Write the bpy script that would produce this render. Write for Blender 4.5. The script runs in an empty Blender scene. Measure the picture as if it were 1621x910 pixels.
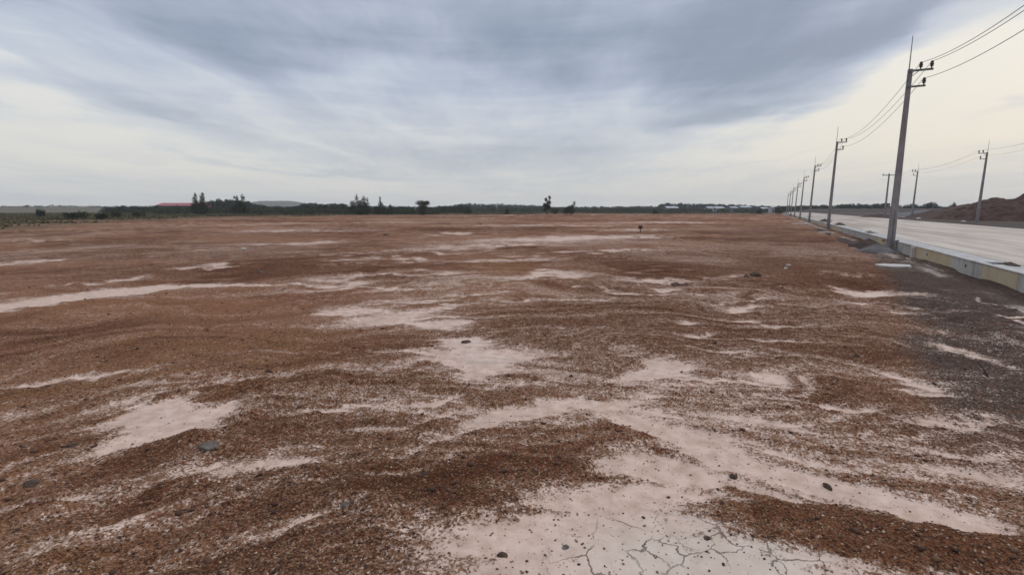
import bpy, bmesh, math, random
import numpy as np
from mathutils import Vector, Matrix
random.seed(7); RNG = np.random.default_rng(7)
C = bpy.context.scene.collection
sc = bpy.context.scene
R = math.radians

# ------------------------------------------------------------------ camera
FPX, HC = 800.0, 2.2
PITCH = math.atan(123 / 800.0)
cam = bpy.data.cameras.new('camera'); co = bpy.data.objects.new('camera', cam); C.objects.link(co)
cam.sensor_width = 36; cam.lens = FPX / 1621 * 36; cam.clip_start = 0.1; cam.clip_end = 9000
co.location = (0, 0, HC); co.rotation_euler = (math.pi / 2 - PITCH, 0, 0)
sc.camera = co
vs = sc.view_settings
vs.view_transform = 'Standard'; vs.look = 'None'; vs.gamma = 1; vs.use_curve_mapping = False
vs.exposure = 0.0
sc.cycles.max_bounces = 4; sc.cycles.diffuse_bounces = 2; sc.cycles.volume_bounces = 1
SUN_AZ, SUN_EL = 62.0, 32.0      # compass bearing right of the view direction, height
SUN_STRENGTH, SUN_ANGLE = 0.9, 14.0
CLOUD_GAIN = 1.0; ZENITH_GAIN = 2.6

def ray(x, y):
    a, b = (x - 810.5) / FPX, (455 - y) / FPX
    s, c = math.sin(-PITCH), math.cos(-PITCH)
    return a, c - b * s, s + b * c
def g(x, y, z=0.0):
    """point of the level z that the photograph shows at pixel x, y"""
    d = ray(x, y); t = (z - HC) / d[2]
    return (d[0] * t, d[1] * t)
def col(x, D):
    """ground point at distance D in the direction of image column x near the horizon"""
    d = ray(x, 332); return (d[0] / d[1] * D, D)
def toph(y, D):
    d = ray(810, y); return HC + d[2] / d[1] * D

# ------------------------------------------------------------------ node helpers
class NT:
    def __init__(s, tree): s.t = tree; s.n = tree.nodes; s.l = tree.links
    def new(s, ty, **kw):
        n = s.n.new(ty)
        for k, v in kw.items(): setattr(n, k, v)
        return n
    def put(s, sock, v):
        if isinstance(v, bpy.types.NodeSocket): s.l.new(v, sock)
        elif v is not None:
            if isinstance(v, (tuple, list)) and len(v) == 3 and sock.type == 'RGBA': v = (*v, 1)
            sock.default_value = v
    def m(s, op, a, b=None, c=None, clamp=False):
        n = s.new('ShaderNodeMath', operation=op, use_clamp=clamp)
        s.put(n.inputs[0], a)
        if b is not None: s.put(n.inputs[1], b)
        if c is not None: s.put(n.inputs[2], c)
        return n.outputs[0]
    def vm(s, op, a, b=None):
        n = s.new('ShaderNodeVectorMath', operation=op); s.put(n.inputs[0], a)
        if b is not None: s.put(n.inputs[1], b)
        return n.outputs['Value'] if op in ('LENGTH', 'DOT_PRODUCT') else n.outputs[0]
    def mix(s, f, a, b, mode='MIX'):
        n = s.new('ShaderNodeMix', data_type='RGBA', blend_type=mode)
        s.put(n.inputs['Factor'], f); s.put(n.inputs[6], a); s.put(n.inputs[7], b)
        return n.outputs[2]
    def step(s, v, lo, hi, a=0.0, b=1.0):
        n = s.new('ShaderNodeMapRange', interpolation_type='SMOOTHSTEP')
        for i, q in enumerate((v, lo, hi, a, b)): s.put(n.inputs[i], q)
        return n.outputs[0]
    def noise(s, vec, scale, detail=4, rough=0.55, dist=0.0, out='Fac'):
        n = s.new('ShaderNodeTexNoise'); s.put(n.inputs['Vector'], vec)
        n.inputs['Scale'].default_value = scale; n.inputs['Detail'].default_value = detail
        n.inputs['Roughness'].default_value = rough; n.inputs['Distortion'].default_value = dist
        return n.outputs[out]
    def vor(s, vec, scale, feature='F1', out='Distance'):
        n = s.new('ShaderNodeTexVoronoi', feature=feature); s.put(n.inputs['Vector'], vec)
        n.inputs['Scale'].default_value = scale
        return n.outputs[out]
    def scale(s, vec, k):
        n = s.new('ShaderNodeMapping'); s.put(n.inputs['Vector'], vec); n.inputs['Scale'].default_value = k
        return n.outputs[0]
    def attr(s, name, out='Fac'):
        return s.new('ShaderNodeAttribute', attribute_name=name).outputs[out]
    def comb(s, x, y, z):
        n = s.new('ShaderNodeCombineXYZ'); s.put(n.inputs[0], x); s.put(n.inputs[1], y); s.put(n.inputs[2], z)
        return n.outputs[0]
    def bump(s, h, dist, strength=1.0, normal=None):
        n = s.new('ShaderNodeBump'); s.put(n.inputs['Height'], h)
        n.inputs['Distance'].default_value = dist; n.inputs['Strength'].default_value = strength
        if normal is not None: s.put(n.inputs['Normal'], normal)
        return n.outputs[0]

def srgb(r, g_, b):
    f = lambda c: (c / 12.92 if c <= .04045 else ((c + .055) / 1.055) ** 2.4)
    return tuple(f(v / 255) for v in (r, g_, b))

# ------------------------------------------------------------------ sky
w = bpy.data.worlds.new('World'); sc.world = w; w.use_nodes = True; w.cycles.sampling_method = 'MANUAL'; w.cycles.sample_map_resolution = 512
T = NT(w.node_tree); T.n.clear()
sky = T.new('ShaderNodeTexSky', sky_type='NISHITA', sun_disc=False)
sky.sun_elevation = R(SUN_EL); sky.sun_rotation = R(SUN_AZ)
sky.air_density = 1.0; sky.dust_density = 3.0
dirn = T.new('ShaderNodeTexCoord').outputs['Generated']
sep = T.new('ShaderNodeSeparateXYZ'); T.put(sep.inputs[0], dirn)
dx, dy, dz = sep.outputs
az0 = T.m('MULTIPLY', T.m('ARCTAN2', dx, dy), 180 / math.pi)
el0 = T.m('MULTIPLY', T.m('ARCSINE', dz), 180 / math.pi)
# cloud sheet coordinates (a plane far overhead), stretched away from the viewer
den = T.m('ADD', T.m('MAXIMUM', dz, 0.0), 0.10)
P = T.comb(T.m('DIVIDE', dx, den), T.m('DIVIDE', dy, den), 0.0)
warpn = T.noise(T.scale(P, (1.2, 0.8, 1)), 1.0, 5, .5, out='Color')
wv = T.vm('SUBTRACT', warpn, (0.5, 0.5, 0.5))
ws = T.new('ShaderNodeSeparateXYZ'); T.put(ws.inputs[0], wv)
az = T.m('ADD', az0, T.m('MULTIPLY', ws.outputs[0], 15.0))
el = T.m('ADD', el0, T.m('MULTIPLY', T.m('MULTIPLY', ws.outputs[1], 11.0), T.step(el0, 0, 12, .15, 1)))
def azel(x, y):
    d = ray(x, y); n = math.sqrt(sum(v * v for v in d))
    return math.degrees(math.atan2(d[0], d[1])), math.degrees(math.asin(d[2] / n))
# cloud masses: centre, half sizes, tilt and brightness change; given by the direction they stand in
CL = [  # x, y, rx, ry, rot(deg, up to the right +), amp
    (40, 135, 90, 40, -8, .42), (330, 75, 200, 34, -18, -.26), (450, 60, 160, 45, 0, -.22), (250, 160, 140, 16, -18, -.24),
    (560, 110, 150, 30, 15, .16), (200, 240, 360, 22, -6, .34), (500, 210, 130, 12, -20, .20), (330, 255, 110, 5, -6, -.30),
    (530, 275, 90, 4, -2, -.25), (800, 70, 210, 75, 0, -.30), (960, 90, 70, 60, 10, .18), (1120, 60, 190, 70, 10, -.16),
    (1010, 160, 90, 20, 0, .14), (1210, 115, 190, 50, 6, -.24), (760, 275, 260, 30, 0, -.22), (1150, 30, 340, 75, 6, -.25), (1180, 170, 120, 18, 0, -.3),
    (1440, 0, 170, 22, 14, -.38), (1570, 120, 210, 60, 14, .62), (1420, 120, 110, 50, 30, .50), (1240, 215, 150, 22, 8, .34),
    (1480, 215, 200, 40, 10, .24), (1190, 265, 110, 14, 8, .12), (1290, 225, 120, 6, 10, -.22), (850, 240, 200, 20, 0, -.16),
    (640, 250, 90, 18, -5, -.12), (850, 280, 60, 8, 0, .1), (0, 20, 80, 25, 0, -.25), (1560, 195, 120, 8, 8, -.2),
    (700, 45, 90, 28, -20, .12), (620, 190, 120, 10, -18, .12), (400, 175, 120, 8, -12, -.1),
]
L = 0.53
for (x, y, rx, ry, rot, amp) in CL:
    a0, e0 = azel(x, y)
    a1, _ = azel(x + rx * .5, y); a2, _ = azel(x - rx * .5, y); _, e1 = azel(x, y - ry * .5); _, e2 = azel(x, y + ry * .5)
    ra, re = abs(a1 - a2), abs(e1 - e2)
    ca, sa = math.cos(R(rot)), math.sin(R(rot))
    p = T.m('SUBTRACT', az, a0); q = T.m('SUBTRACT', el, e0)
    u = T.m('ADD', T.m('MULTIPLY', p, ca / ra), T.m('MULTIPLY', q, sa / ra))
    v = T.m('ADD', T.m('MULTIPLY', p, -sa / re), T.m('MULTIPLY', q, ca / re))
    r2 = T.m('ADD', T.m('MULTIPLY', u, u), T.m('MULTIPLY', v, v))
    e = T.m('MULTIPLY', T.m('EXPONENT', T.m('MULTIPLY', r2, -0.8)), amp * 1.1)
    L = T.m('ADD', e, L)
n1 = T.noise(T.scale(P, (.85, 0.45, 1)), 1.0, 5, .5, .5)
n2 = T.noise(T.scale(P, (2.2, 1.2, 1)), 1.0, 6, .5, .8)
L = T.m('ADD', L, T.m('MULTIPLY', T.m('SUBTRACT', n1, 0.5), 0.34))
L = T.m('ADD', L, T.m('MULTIPLY', T.m('SUBTRACT', n2, 0.5), 0.26))
n3 = T.noise(T.comb(T.m('MULTIPLY', az0, .035), T.m('MULTIPLY', el0, .42), 3.0), 1.0, 5, .55, .8)
L = T.m('ADD', L, T.m('MULTIPLY', T.m('MULTIPLY', T.m('SUBTRACT', n3, 0.5), 0.6), T.step(el0, 3, 30, 1, .35)))
n4 = T.noise(T.scale(P, (5.5, 2.2, 1)), 1.0, 5, .55, 1.2)
L = T.m('ADD', L, T.m('MULTIPLY', T.m('SUBTRACT', n4, 0.5), 0.26))
L = T.m('ADD', L, T.step(el0, 5, 24, 0.15, -0.02))
L = T.m('MAXIMUM', T.m('MINIMUM', L, 1.0), 0.0)
cr = T.new('ShaderNodeValToRGB'); T.put(cr.inputs[0], L)
cr.color_ramp.interpolation = 'B_SPLINE'
els = cr.color_ramp.elements
stops = [(0.0, (139, 151, 170)), (.25, (157, 169, 189)), (.5, (187, 196, 213)), (.75, (208, 216, 226)), (1.0, (236, 236, 231))]
els[0].position = 0; els[0].color = (*srgb(*stops[0][1]), 1)
els[1].position = 1; els[1].color = (*srgb(*stops[-1][1]), 1)
for p_, c_ in stops[1:-1]:
    e_ = els.new(p_); e_.color = (*srgb(*c_), 1)
# thin horizon veil: greyer and warmer; warm glow under the gap in the clouds on the right
hz = T.step(el0, 0.5, 14, 0.85, 0.0)
veil = T.mix(T.step(L, .2, .9), srgb(200, 205, 207), srgb(226, 223, 215))
colr = T.mix(hz, cr.outputs[0], veil)
wa = T.m('DIVIDE', T.m('SUBTRACT', az0, 44.0), 22.0); we = T.m('DIVIDE', T.m('SUBTRACT', el0, 9.0), 11.0)
wg = T.m('EXPONENT', T.m('MULTIPLY', T.m('ADD', T.m('MULTIPLY', wa, wa), T.m('MULTIPLY', we, we)), -1.0))
wg = T.m('MULTIPLY', wg, T.step(L, .35, .85, .1, 1.0))
colr = T.mix(wg, colr, T.mix(1.0, colr, (1.07, 1.01, 0.92), 'MULTIPLY'))
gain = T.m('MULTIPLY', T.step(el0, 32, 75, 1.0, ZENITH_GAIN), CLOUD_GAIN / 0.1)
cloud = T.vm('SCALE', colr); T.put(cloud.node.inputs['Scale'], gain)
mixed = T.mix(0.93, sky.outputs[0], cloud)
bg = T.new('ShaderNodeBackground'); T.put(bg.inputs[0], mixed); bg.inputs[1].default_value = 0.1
wo = T.new('ShaderNodeOutputWorld'); T.l.new(bg.outputs[0], wo.inputs[0])

sl = bpy.data.lights.new('sun', 'SUN'); sl.energy = SUN_STRENGTH; sl.angle = R(SUN_ANGLE); sl.color = (1, .95, .88)
so = bpy.data.objects.new('sun', sl); C.objects.link(so)
sd = Vector((math.sin(R(SUN_AZ)) * math.cos(R(SUN_EL)), math.cos(R(SUN_AZ)) * math.cos(R(SUN_EL)), math.sin(R(SUN_EL))))
so.rotation_euler = sd.to_track_quat('Z', 'Y').to_euler()

# ------------------------------------------------------------------ numpy noise
def vnoise(x, y, seed):
    xi = np.floor(x).astype(np.int64); yi = np.floor(y).astype(np.int64)
    fx = x - xi; fy = y - yi; fx = fx * fx * (3 - 2 * fx); fy = fy * fy * (3 - 2 * fy)
    def h(a, b):
        n = (a * 374761393 + b * 668265263 + seed * 1442695041) & 0xffffffff
        n = ((n ^ (n >> 13)) * 1274126177) & 0xffffffff
        n = ((n ^ (n >> 16)) * 2246822519) & 0xffffffff
        return ((n ^ (n >> 15)) & 0xffffff) / float(0xffffff)
    a = h(xi, yi); b = h(xi + 1, yi); c = h(xi, yi + 1); d = h(xi + 1, yi + 1)
    return (a * (1 - fx) + b * fx) * (1 - fy) + (c * (1 - fx) + d * fx) * fy
def fbm(x, y, seed, octv=4, gain=.5):
    s = 0; a = 1; t = 0
    for i in range(octv):
        s = s + a * vnoise(x, y, seed + i * 17); t += a; a *= gain
        x, y = x * 1.93 + y * .53 + 5.1, y * 1.93 - x * .53 + 2.7
    return s / t
def ss(v, a, b):
    t = np.clip((v - a) / (b - a), 0, 1); return t * t * (3 - 2 * t)

# road frame: U runs along the road, V across it to the right
UX, UY = .455, .8905
def st(s, t): return (UX * s + UY * t, UY * s - UX * t)
def to_st(x, y): return UX * x + UY * y, UY * x - UX * y
ROAD_ANG = -math.atan2(UX, UY)

# mud patches of the field: (x, y, half width, half height, tilt, amount), located on the ground
MUD = [
    (1050, 862, 200, 62, 0, 1.3), (960, 800, 150, 42, 0, 1.1), (800, 850, 130, 55, 0, .8), (1230, 890, 220, 26, -4, .9), (1470, 880, 190, 20, -4, .5),
    (1010, 668, 70, 10, -10, .9), (1110, 700, 120, 20, -13, .9), (1250, 738, 120, 16, -12, .9), (1400, 772, 110, 20, -11, 1.2), (1540, 800, 90, 12, -10, .7),
    (1060, 735, 140, 24, -4, .9), (1560, 740, 80, 8, -10, .6), (980, 725, 70, 14, 0, .7),
    (1310, 822, 140, 34, -8, -1.5), (1480, 846, 170, 26, -6, -1.2), (1180, 785, 90, 11, -3, -1.0), (900, 725, 110, 15, 5, -.9), (690, 765, 80, 30, 5, -1.0),
    (935, 832, 42, 14, 5, -.75), (898, 856, 16, 9, 0, -.9), (790, 868, 26, 8, 0, -.5), (1010, 690, 60, 5, -8, -.7), (1090, 722, 90, 5, -12, -.8), (1200, 712, 90, 5, -12, -.9), (1000, 742, 90, 5, -3, -.8),
    (1150, 760, 60, 4, -8, -.6), (1300, 757, 80, 4, -11, -.6), (1420, 800, 90, 6, -11, -.5), (1090, 820, 30, 6, 0, -.45), (870, 895, 60, 6, 0, -.4), (1320, 890, 120, 6, -5, -.6),
    (262, 650, 70, 26, 0, 1.8), (300, 684, 80, 13, 12, 1.2), (205, 706, 70, 8, 16, .8), (350, 658, 60, 6, 12, .9), (230, 690, 40, 12, 10, .8),
    (741, 533, 36, 6, 0, 2.0), (742, 552, 22, 9, 0, 2.0), (772, 567, 56, 8, 0, 2.0), (745, 585, 26, 12, 0, .9), (660, 550, 70, 2.5, -3, .8),
    (700, 546, 30, 3, -5, .7), (672, 507, 56, 6, 2, 1.6), (560, 491, 60, 5, 0, 1.0), (700, 488, 60, 5, 6, .9), (620, 500, 60, 4, 8, .8), (640, 478, 90, 3, 4, .6),
    (1042, 584, 54, 9, 8, 1.7), (1095, 598, 40, 3, -3, .9), (1200, 590, 50, 5, -4, 1.0), (1107, 522, 19, 2.6, 0, 1.4), (1190, 602, 60, 3, -5, .7),
    (40, 483, 90, 6, 8, 1.2), (140, 467, 110, 5, 6, 1.2), (260, 456, 100, 3.5, 3, 1.1), (380, 450, 110, 2.5, 2, .9), (520, 449, 60, 2, 0, .8),
    (330, 422, 44, 3, 3, 1.1), (40, 415, 40, 2, 3, .9), (50, 381, 60, 2, 0, .8), (150, 448, 50, 1.5, 5, .9), (100, 600, 110, 4, 5, .5), (180, 590, 90, 4, 5, .6),
    (880, 378, 130, 3.0, 2, .9), (760, 390, 170, 3.5, 2, .8), (640, 410, 70, 1.6, 0, 1.0), (760, 412, 150, 2, 2, .8), (870, 434, 60, 3.4, 4, 1.1), (620, 436, 90, 2.4, 2, .8),
    (600, 455, 80, 2.6, 2, .9), (540, 412, 30, 1.5, 0, .8), (480, 384, 60, 1.5, 2, .7), (930, 398, 110, 1.8, 2, .8), (560, 400, 60, 1.2, 2, .6), (700, 400, 90, 1.6, 1, .8),
    (1040, 444, 46, 3, 0, 1.1), (1030, 459, 60, 1.2, 0, 1.3), (930, 457, 30, 1, 0, 1), (1000, 425, 30, 1.3, 0, .8), (1060, 440, 60, 1, 0, .8), (1160, 437, 60, 2.5, 0, .6),
    (1190, 488, 26, 2.4, 0, 1.1), (1180, 474, 50, 1.2, 0, .8), (1310, 430, 16, 1.2, 0, .9), (1360, 435, 22, 1.6, 0, .9), (1295, 449, 24, 1.6, -8, 1.1),
    (1330, 457, 50, 1.5, -7, 1.1), (1405, 465, 48, 3.4, -3, 1.2), (1235, 508, 70, 3, -3, .6), (1250, 540, 60, 1.5, -4, .8), (1430, 497, 30, 2, -4, .8), (1390, 482, 60, 2, -5, .8),
    (1165, 549, 60, 2, -7, .9), (1190, 560, 60, 2, -7, .6), (1460, 608, 70, 3.4, -14, 1.2), (1500, 627, 60, 3, -14, .9), (1380, 585, 50, 2, -12, .6), (1560, 573, 60, 3, -14, .8),
    (1320, 641, 110, 2.6, -5, 1.0), (1500, 655, 90, 2.6, -5, .7), (1200, 640, 60, 2.4, -5, .6), (1520, 556, 50, 3, -14, .8),
    (1500, 705, 110, 4, -6, .6), (1210, 662, 80, 3.5, -8, .8), (1060, 655, 80, 4, -8, .7),
    (1575, 488, 50, 3, -24, 1.1), (1610, 505, 24, 3, -24, 1.0),
    (430, 722, 90, 9, 10, .8), (330, 745, 70, 7, 12, .6), (90, 790, 130, 5, 14, .8), (250, 770, 70, 4, 12, .4), (490, 822, 90, 5, 17, .9), (600, 795, 50, 4, 15, .6),
    (360, 870, 90, 5, 18, .5), (560, 640, 80, 4, 4, .7), (700, 625, 60, 3, 4, .6), (860, 645, 130, 6, 12, .8), (740, 680, 120, 4, 10, .8), (970, 630, 60, 6, 12, .9),
    (600, 735, 130, 4, 12, .5), (840, 605, 70, 5, 8, .6), (330, 600, 120, 4, 5, .5), (460, 560, 120, 3, 4, .4), (60, 720, 90, 5, 14, .5), (640, 660, 90, 4, 6, .6),
    (870, 470, 80, 1.6, 2, .8), (760, 463, 50, 1.5, 0, .6), (60, 645, 60, 6, 10, .5), (200, 830, 160, 10, 10, .35), (60, 880, 120, 12, 10, .35),
    (720, 370, 50, 1, 0, .7), (980, 364, 70, 1.5, 0, .6), (1060, 352, 80, 1.0, 0, .8), (880, 357, 100, .8, 0, .6), (1000, 374, 120, 1.0, 0, .6), (450, 366, 70, 1, 0, .5),
    (640, 352, 80, .8, 0, .4), (250, 400, 90, 1.2, 2, .35),
]
CRACK = [(1060, 868, 160, 60, 0, 1.0), (1180, 885, 120, 30, 0, .8)]
TONE = [(1010, 480, 170, 34, 0, -.55), (1150, 415, 260, 34, 0, -.5), (1320, 560, 180, 50, -5, -.45), (120, 400, 260, 26, 0, -.5), (500, 365, 300, 10, 0, -.35), (1180, 365, 160, 14, 0, -.5), (1480, 690, 160, 40, -8, -.4),
    (1250, 620, 120, 20, -5, -.35), (650, 760, 120, 40, 5, -.2), (400, 640, 140, 20, 6, -.35), (350, 560, 260, 40, 3, .30), (330, 830, 260, 50, 10, .28), (600, 690, 200, 30, 8, .22), (500, 480, 260, 20, 2, .2), (120, 660, 150, 60, 5, .18), (900, 380, 300, 10, 0, .35), (1100, 345, 200, 5, 0, .35)]
WET = [(741, 540, 34, 14, 0, 1), (770, 567, 56, 9, 0, 1), (1405, 465, 48, 4, 0, 1), (1042, 584, 50, 9, 0, .7), (672, 507, 50, 6, 0, .8), (262, 655, 60, 25, 0, .5), (1400, 772, 90, 16, -11, .6), (1440, 560, 60, 10, -12, .7)]
def world_ellipse(e):
    x, y, rx, ry, rot, amt = e
    c, s = math.cos(R(rot)), math.sin(R(rot))
    def half(ux, uy):
        a = np.array(g(x + ux, max(y - uy, 334))); b = np.array(g(x - ux, max(y + uy, 334))); return (a - b) / 2
    A = half(rx * c, rx * s); B = half(-ry * s, ry * c)
    cc = (np.array(g(x, y)) * 2 + np.array(g(x - ry * -s * 0, y - ry)) * 0) / 2
    return cc, A, B, amt
def patches(lst, X, Y):
    out = np.zeros_like(X)
    for e in lst:
        cc, A, B, amt = world_ellipse(e)
        M = np.linalg.inv(np.array([[A[0], B[0]], [A[1], B[1]]]))
        ext = 2.4 * (abs(A) + abs(B))
        k = np.nonzero((abs(X - cc[0]) < ext[0]) & (abs(Y - cc[1]) < ext[1]))[0]
        if len(k) == 0: continue
        u = M[0, 0] * (X[k] - cc[0]) + M[0, 1] * (Y[k] - cc[1]); v = M[1, 0] * (X[k] - cc[0]) + M[1, 1] * (Y[k] - cc[1])
        out[k] += amt * np.exp(-.85 * (u * u + v * v))
    return out

def ground_fields(X, Y):
    """height and soil masks of the field, all functions of the place on the ground"""
    rr = np.hypot(X, Y)
    s, t = to_st(X, Y)
    k = np.clip(rr, 2.5, 60)
    wx = (fbm(X * .9, Y * .9, 3, 4) - .5) * .16 * k ** .75; wy = (fbm(X * .9, Y * .9, 9, 4) - .5) * .22 * k ** .95
    wx2 = (fbm(X * 5, Y * 5, 23, 3) - .5) * .10; wy2 = (fbm(X * 5, Y * 5, 29, 3) - .5) * .10
    mud = patches(MUD, X + wx + wx2, Y + wy + wy2)
    # tyre and blade tracks: wide arcs swept round the turning place
    cx, cy = 0.3, -1.5
    rc = np.hypot(X - cx, Y - cy); th = np.arctan2(X - cx, Y - cy)
    rl = np.log(rc + .4) * 8 + (fbm(X * .35, Y * .35, 41, 3) - .5) * 3.2
    arc = fbm(rl * 1.5, th * 2.2, 51, 4, .6)
    arc2 = fbm(rl * 4.2, th * 3.4, 61, 3, .6)
    arc3 = fbm(rl * 11, th * 7, 67, 3, .6)
    tracks = (arc - .5) * 1.1 + (arc2 - .5) * 1.0 + (arc3 - .5) * .45 * ss(rr, 26, 9)
    big = fbm(X * .13, Y * .07, 71, 4)
    near2 = ss(rr, 30, 8)
    stk = fbm(rl * 6.5 + 3, th * 2.6, 201, 4, .6)
    patch = mud * (1.02 + (stk - .5) * 2.6 * ss(1.35 - np.abs(mud), 0, .8)) + (.55 + .36 * near2) * tracks + (big - .5) * .75 + .02
    micro = fbm(X * 7, Y * 7, 81, 4, .6)
    mid = fbm(X * 1.7, Y * 1.7, 91, 4, .55)
    m = ss(patch, .12, .75)
    rough = (1 - m)
    near = ss(rr, 60, 14)
    z = -.035 * np.clip(patch, -.4, 1) + rough * (micro - .5) * (.034 + .05 * ss(fbm(X * .5, Y * .5, 221, 3), .5, .7)) * near + rough * (mid - .5) * (.05 + .16 * ss(fbm(X * .35, Y * .35, 211, 3), .5, .72)) + (tracks * .017) * (1 - .7 * m)
    z += (fbm(X * .08, Y * .08, 101, 3) - .5) * .16 * ss(rr, 6, 40)
    verge_r = ss(t, 2.2, 3.4) * ss(s, 4, 8) * ss(-t, -5.6, -5.0) * rough
    # windrow of dug earth along the drain and the ditch in front of it
    wall = ss(t, 5.0, 5.7)
    z = z * (1 - .6 * wall)
    z += verge_r * (micro - .5) * .05 + verge_r * (mid - .5) * .10
    z += .10 * np.exp(-((t - 3.6) / .6) ** 2) * (fbm(s * .5, t, 7, 3)) * ss(s, 8, 14)
    z -= .10 * np.exp(-((t - 4.75) / .22) ** 2) * ss(s, 28, 34)
    z = np.where(t > 5.8, np.minimum(z, .03), z) + .075 * ss(t, 5.45, 6.0) * ss(fbm(s * .5, t * .5, 231, 4), .35, .75) * (t < 6.8)
    z = z * ss(t, 9, 7) - .02 * ss(t, 7, 9)
    # verge of grey crusher dust
    ve = np.interp(s, [6, 9, 19, 30, 60], [1.4, 1.9, 3.2, 4.2, 4.7])
    verge = ss(t + (fbm(X * .6, Y * .6, 111, 4) - .5) * 1.3, ve, ve + .7) * ss(s, 4, 8) * (1 - .75 * ss(s, 36, 50))
    strip = np.exp(-((t + (fbm(s * .7, t * .7, 121, 3) - .5) * .5 - 5.25) / .17) ** 2) * ss(fbm(s * .45, t * .2, 131, 3), .28, .5)
    # grass line at the back of the field
    az = np.degrees(np.arctan2(X, Y))
    edge = np.interp(az, [-60, -45, -38, -32, -21, -8, 10, 22, 30], [78, 92, 116, 140, 185, 212, 240, 270, 300])
    gn = (fbm(X * .05, Y * .05, 141, 5, .6) - .5)
    grass = ss(rr / np.cos(np.radians(np.clip(az, -50, 50))) * np.cos(np.radians(np.clip(az, -50, 50))) * (1 + gn * 1.1), edge * .84, edge * 1.45) * ss(t, 4, 0)
    # note: rr is horizontal distance; the limit is given as depth
    red = ss(fbm(X * .22 + 3, Y * .12, 151, 4) + .012 * np.clip(rr - 8, 0, 40) * .5, .45, .68)
    red = np.clip(red + .75 * ss(X + (big - .5) * 3, .4, 2.4) * ss(Y, 60, 20), 0, 1)
    pink = ss(fbm(X * .5, Y * .5, 161, 4) - X * .045 - .02, .45, .75)
    band = .5 + (fbm(X * .10, Y * .16, 171, 5, .6) - .5) * 1.3 + tracks * .25 + patches(TONE, X + wx, Y + wy) * .55
    return z, patch, m, verge, strip, grass, red, pink, band

# ------------------------------------------------------------------ helpers
def mesh_np(name, V, F, mat=None, smooth=False):
    me = bpy.data.meshes.new(name)
    V = np.asarray(V, np.float32); F = np.asarray(F, np.int32); k = F.shape[1]
    me.vertices.add(len(V)); me.vertices.foreach_set('co', V.ravel())
    me.loops.add(F.size); me.loops.foreach_set('vertex_index', F.ravel())
    me.polygons.add(len(F)); me.polygons.foreach_set('loop_start', np.arange(0, F.size, k, dtype=np.int32))
    me.polygons.foreach_set('loop_total', np.full(len(F), k, np.int32))
    if smooth: me.polygons.foreach_set('use_smooth', np.ones(len(F), bool))
    me.update(calc_edges=True)
    if mat: me.materials.append(mat)
    return me
def add_attr(me, name, arr):
    a = me.attributes.new(name, 'FLOAT', 'POINT'); a.data.foreach_set('value', np.asarray(arr, np.float32))
def link(name, me, parent=None, loc=None):
    o = bpy.data.objects.new(name, me); C.objects.link(o)
    if parent: o.parent = parent
    if loc is not None: o.location = loc
    return o
def tag(o, label=None, cat=None, group=None, kind=None):
    if label: o['label'] = label
    if cat: o['category'] = cat
    if group: o['group'] = group
    if kind: o['kind'] = kind
    return o
def thing(name, label, cat, loc=(0, 0, 0), rz=0, group=None):
    o = bpy.data.objects.new(name, None); C.objects.link(o); o.location = loc; o.rotation_euler = (0, 0, rz)
    o.empty_display_size = .2
    return tag(o, label, cat, group)
def copy_tree(o, parent=None):
    c = o.copy(); C.objects.link(c)
    if parent: c.parent = parent
    for ch in o.children: copy_tree(ch, c)
    return c
def bm_obj(name, bm, mat, parent=None, smooth=False, loc=None):
    me = bpy.data.meshes.new(name); bmesh.ops.recalc_face_normals(bm, faces=bm.faces); bm.to_mesh(me); bm.free()
    me.materials.append(mat)
    if smooth:
        me.polygons.foreach_set('use_smooth', np.ones(len(me.polygons), bool))
    return link(name, me, parent, loc)
def box(bm, x0, x1, y0, y1, z0, z1, bev=0.0, mat=None):
    v = [bm.verts.new((x, y, z)) for z in (z0, z1) for (x, y) in ((x0, y0), (x1, y0), (x1, y1), (x0, y1))]
    if mat is not None:
        for q in v: q.co = mat @ q.co
    fs = [bm.faces.new([v[i] for i in f]) for f in ((3, 2, 1, 0), (4, 5, 6, 7), (0, 1, 5, 4), (1, 2, 6, 5), (2, 3, 7, 6), (3, 0, 4, 7))]
    if bev:
        es = list({e for f in fs for e in f.edges})
        bmesh.ops.bevel(bm, geom=es, offset=bev, segments=2, affect='EDGES', profile=.6)
def tube(bm, pts, rad, n=8, cap=True, sx=1.0, rot=0.0):
    rings = []
    for i, p in enumerate(pts):
        p = Vector(p)
        a = Vector(pts[max(i - 1, 0)]); b = Vector(pts[min(i + 1, len(pts) - 1)])
        d = (b - a).normalized()
        up = Vector((0, 0, 1)) if abs(d.z) < .9 else Vector((0, 1, 0))
        e1 = d.cross(up).normalized(); e2 = e1.cross(d)
        r = rad[i] if hasattr(rad, '__len__') else rad
        rings.append([bm.verts.new(p + (e1 * math.cos(rot + 2 * math.pi * k / n) * sx + e2 * math.sin(rot + 2 * math.pi * k / n)) * r) for k in range(n)])
    for A, B in zip(rings, rings[1:]):
        for k in range(n): bm.faces.new((A[k], A[(k + 1) % n], B[(k + 1) % n], B[k]))
    if cap:
        bm.faces.new(rings[0][::-1]); bm.faces.new(rings[-1])
def lathe(bm, prof, c=(0, 0, 0), n=12):
    rings = [[bm.verts.new((c[0] + r * math.cos(2 * math.pi * k / n), c[1] + r * math.sin(2 * math.pi * k / n), c[2] + z)) for k in range(n)] for r, z in prof]
    for A, B in zip(rings, rings[1:]):
        for k in range(n): bm.faces.new((A[k], A[(k + 1) % n], B[(k + 1) % n], B[k]))
    bm.faces.new(rings[0][::-1]); bm.faces.new(rings[-1])

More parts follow.
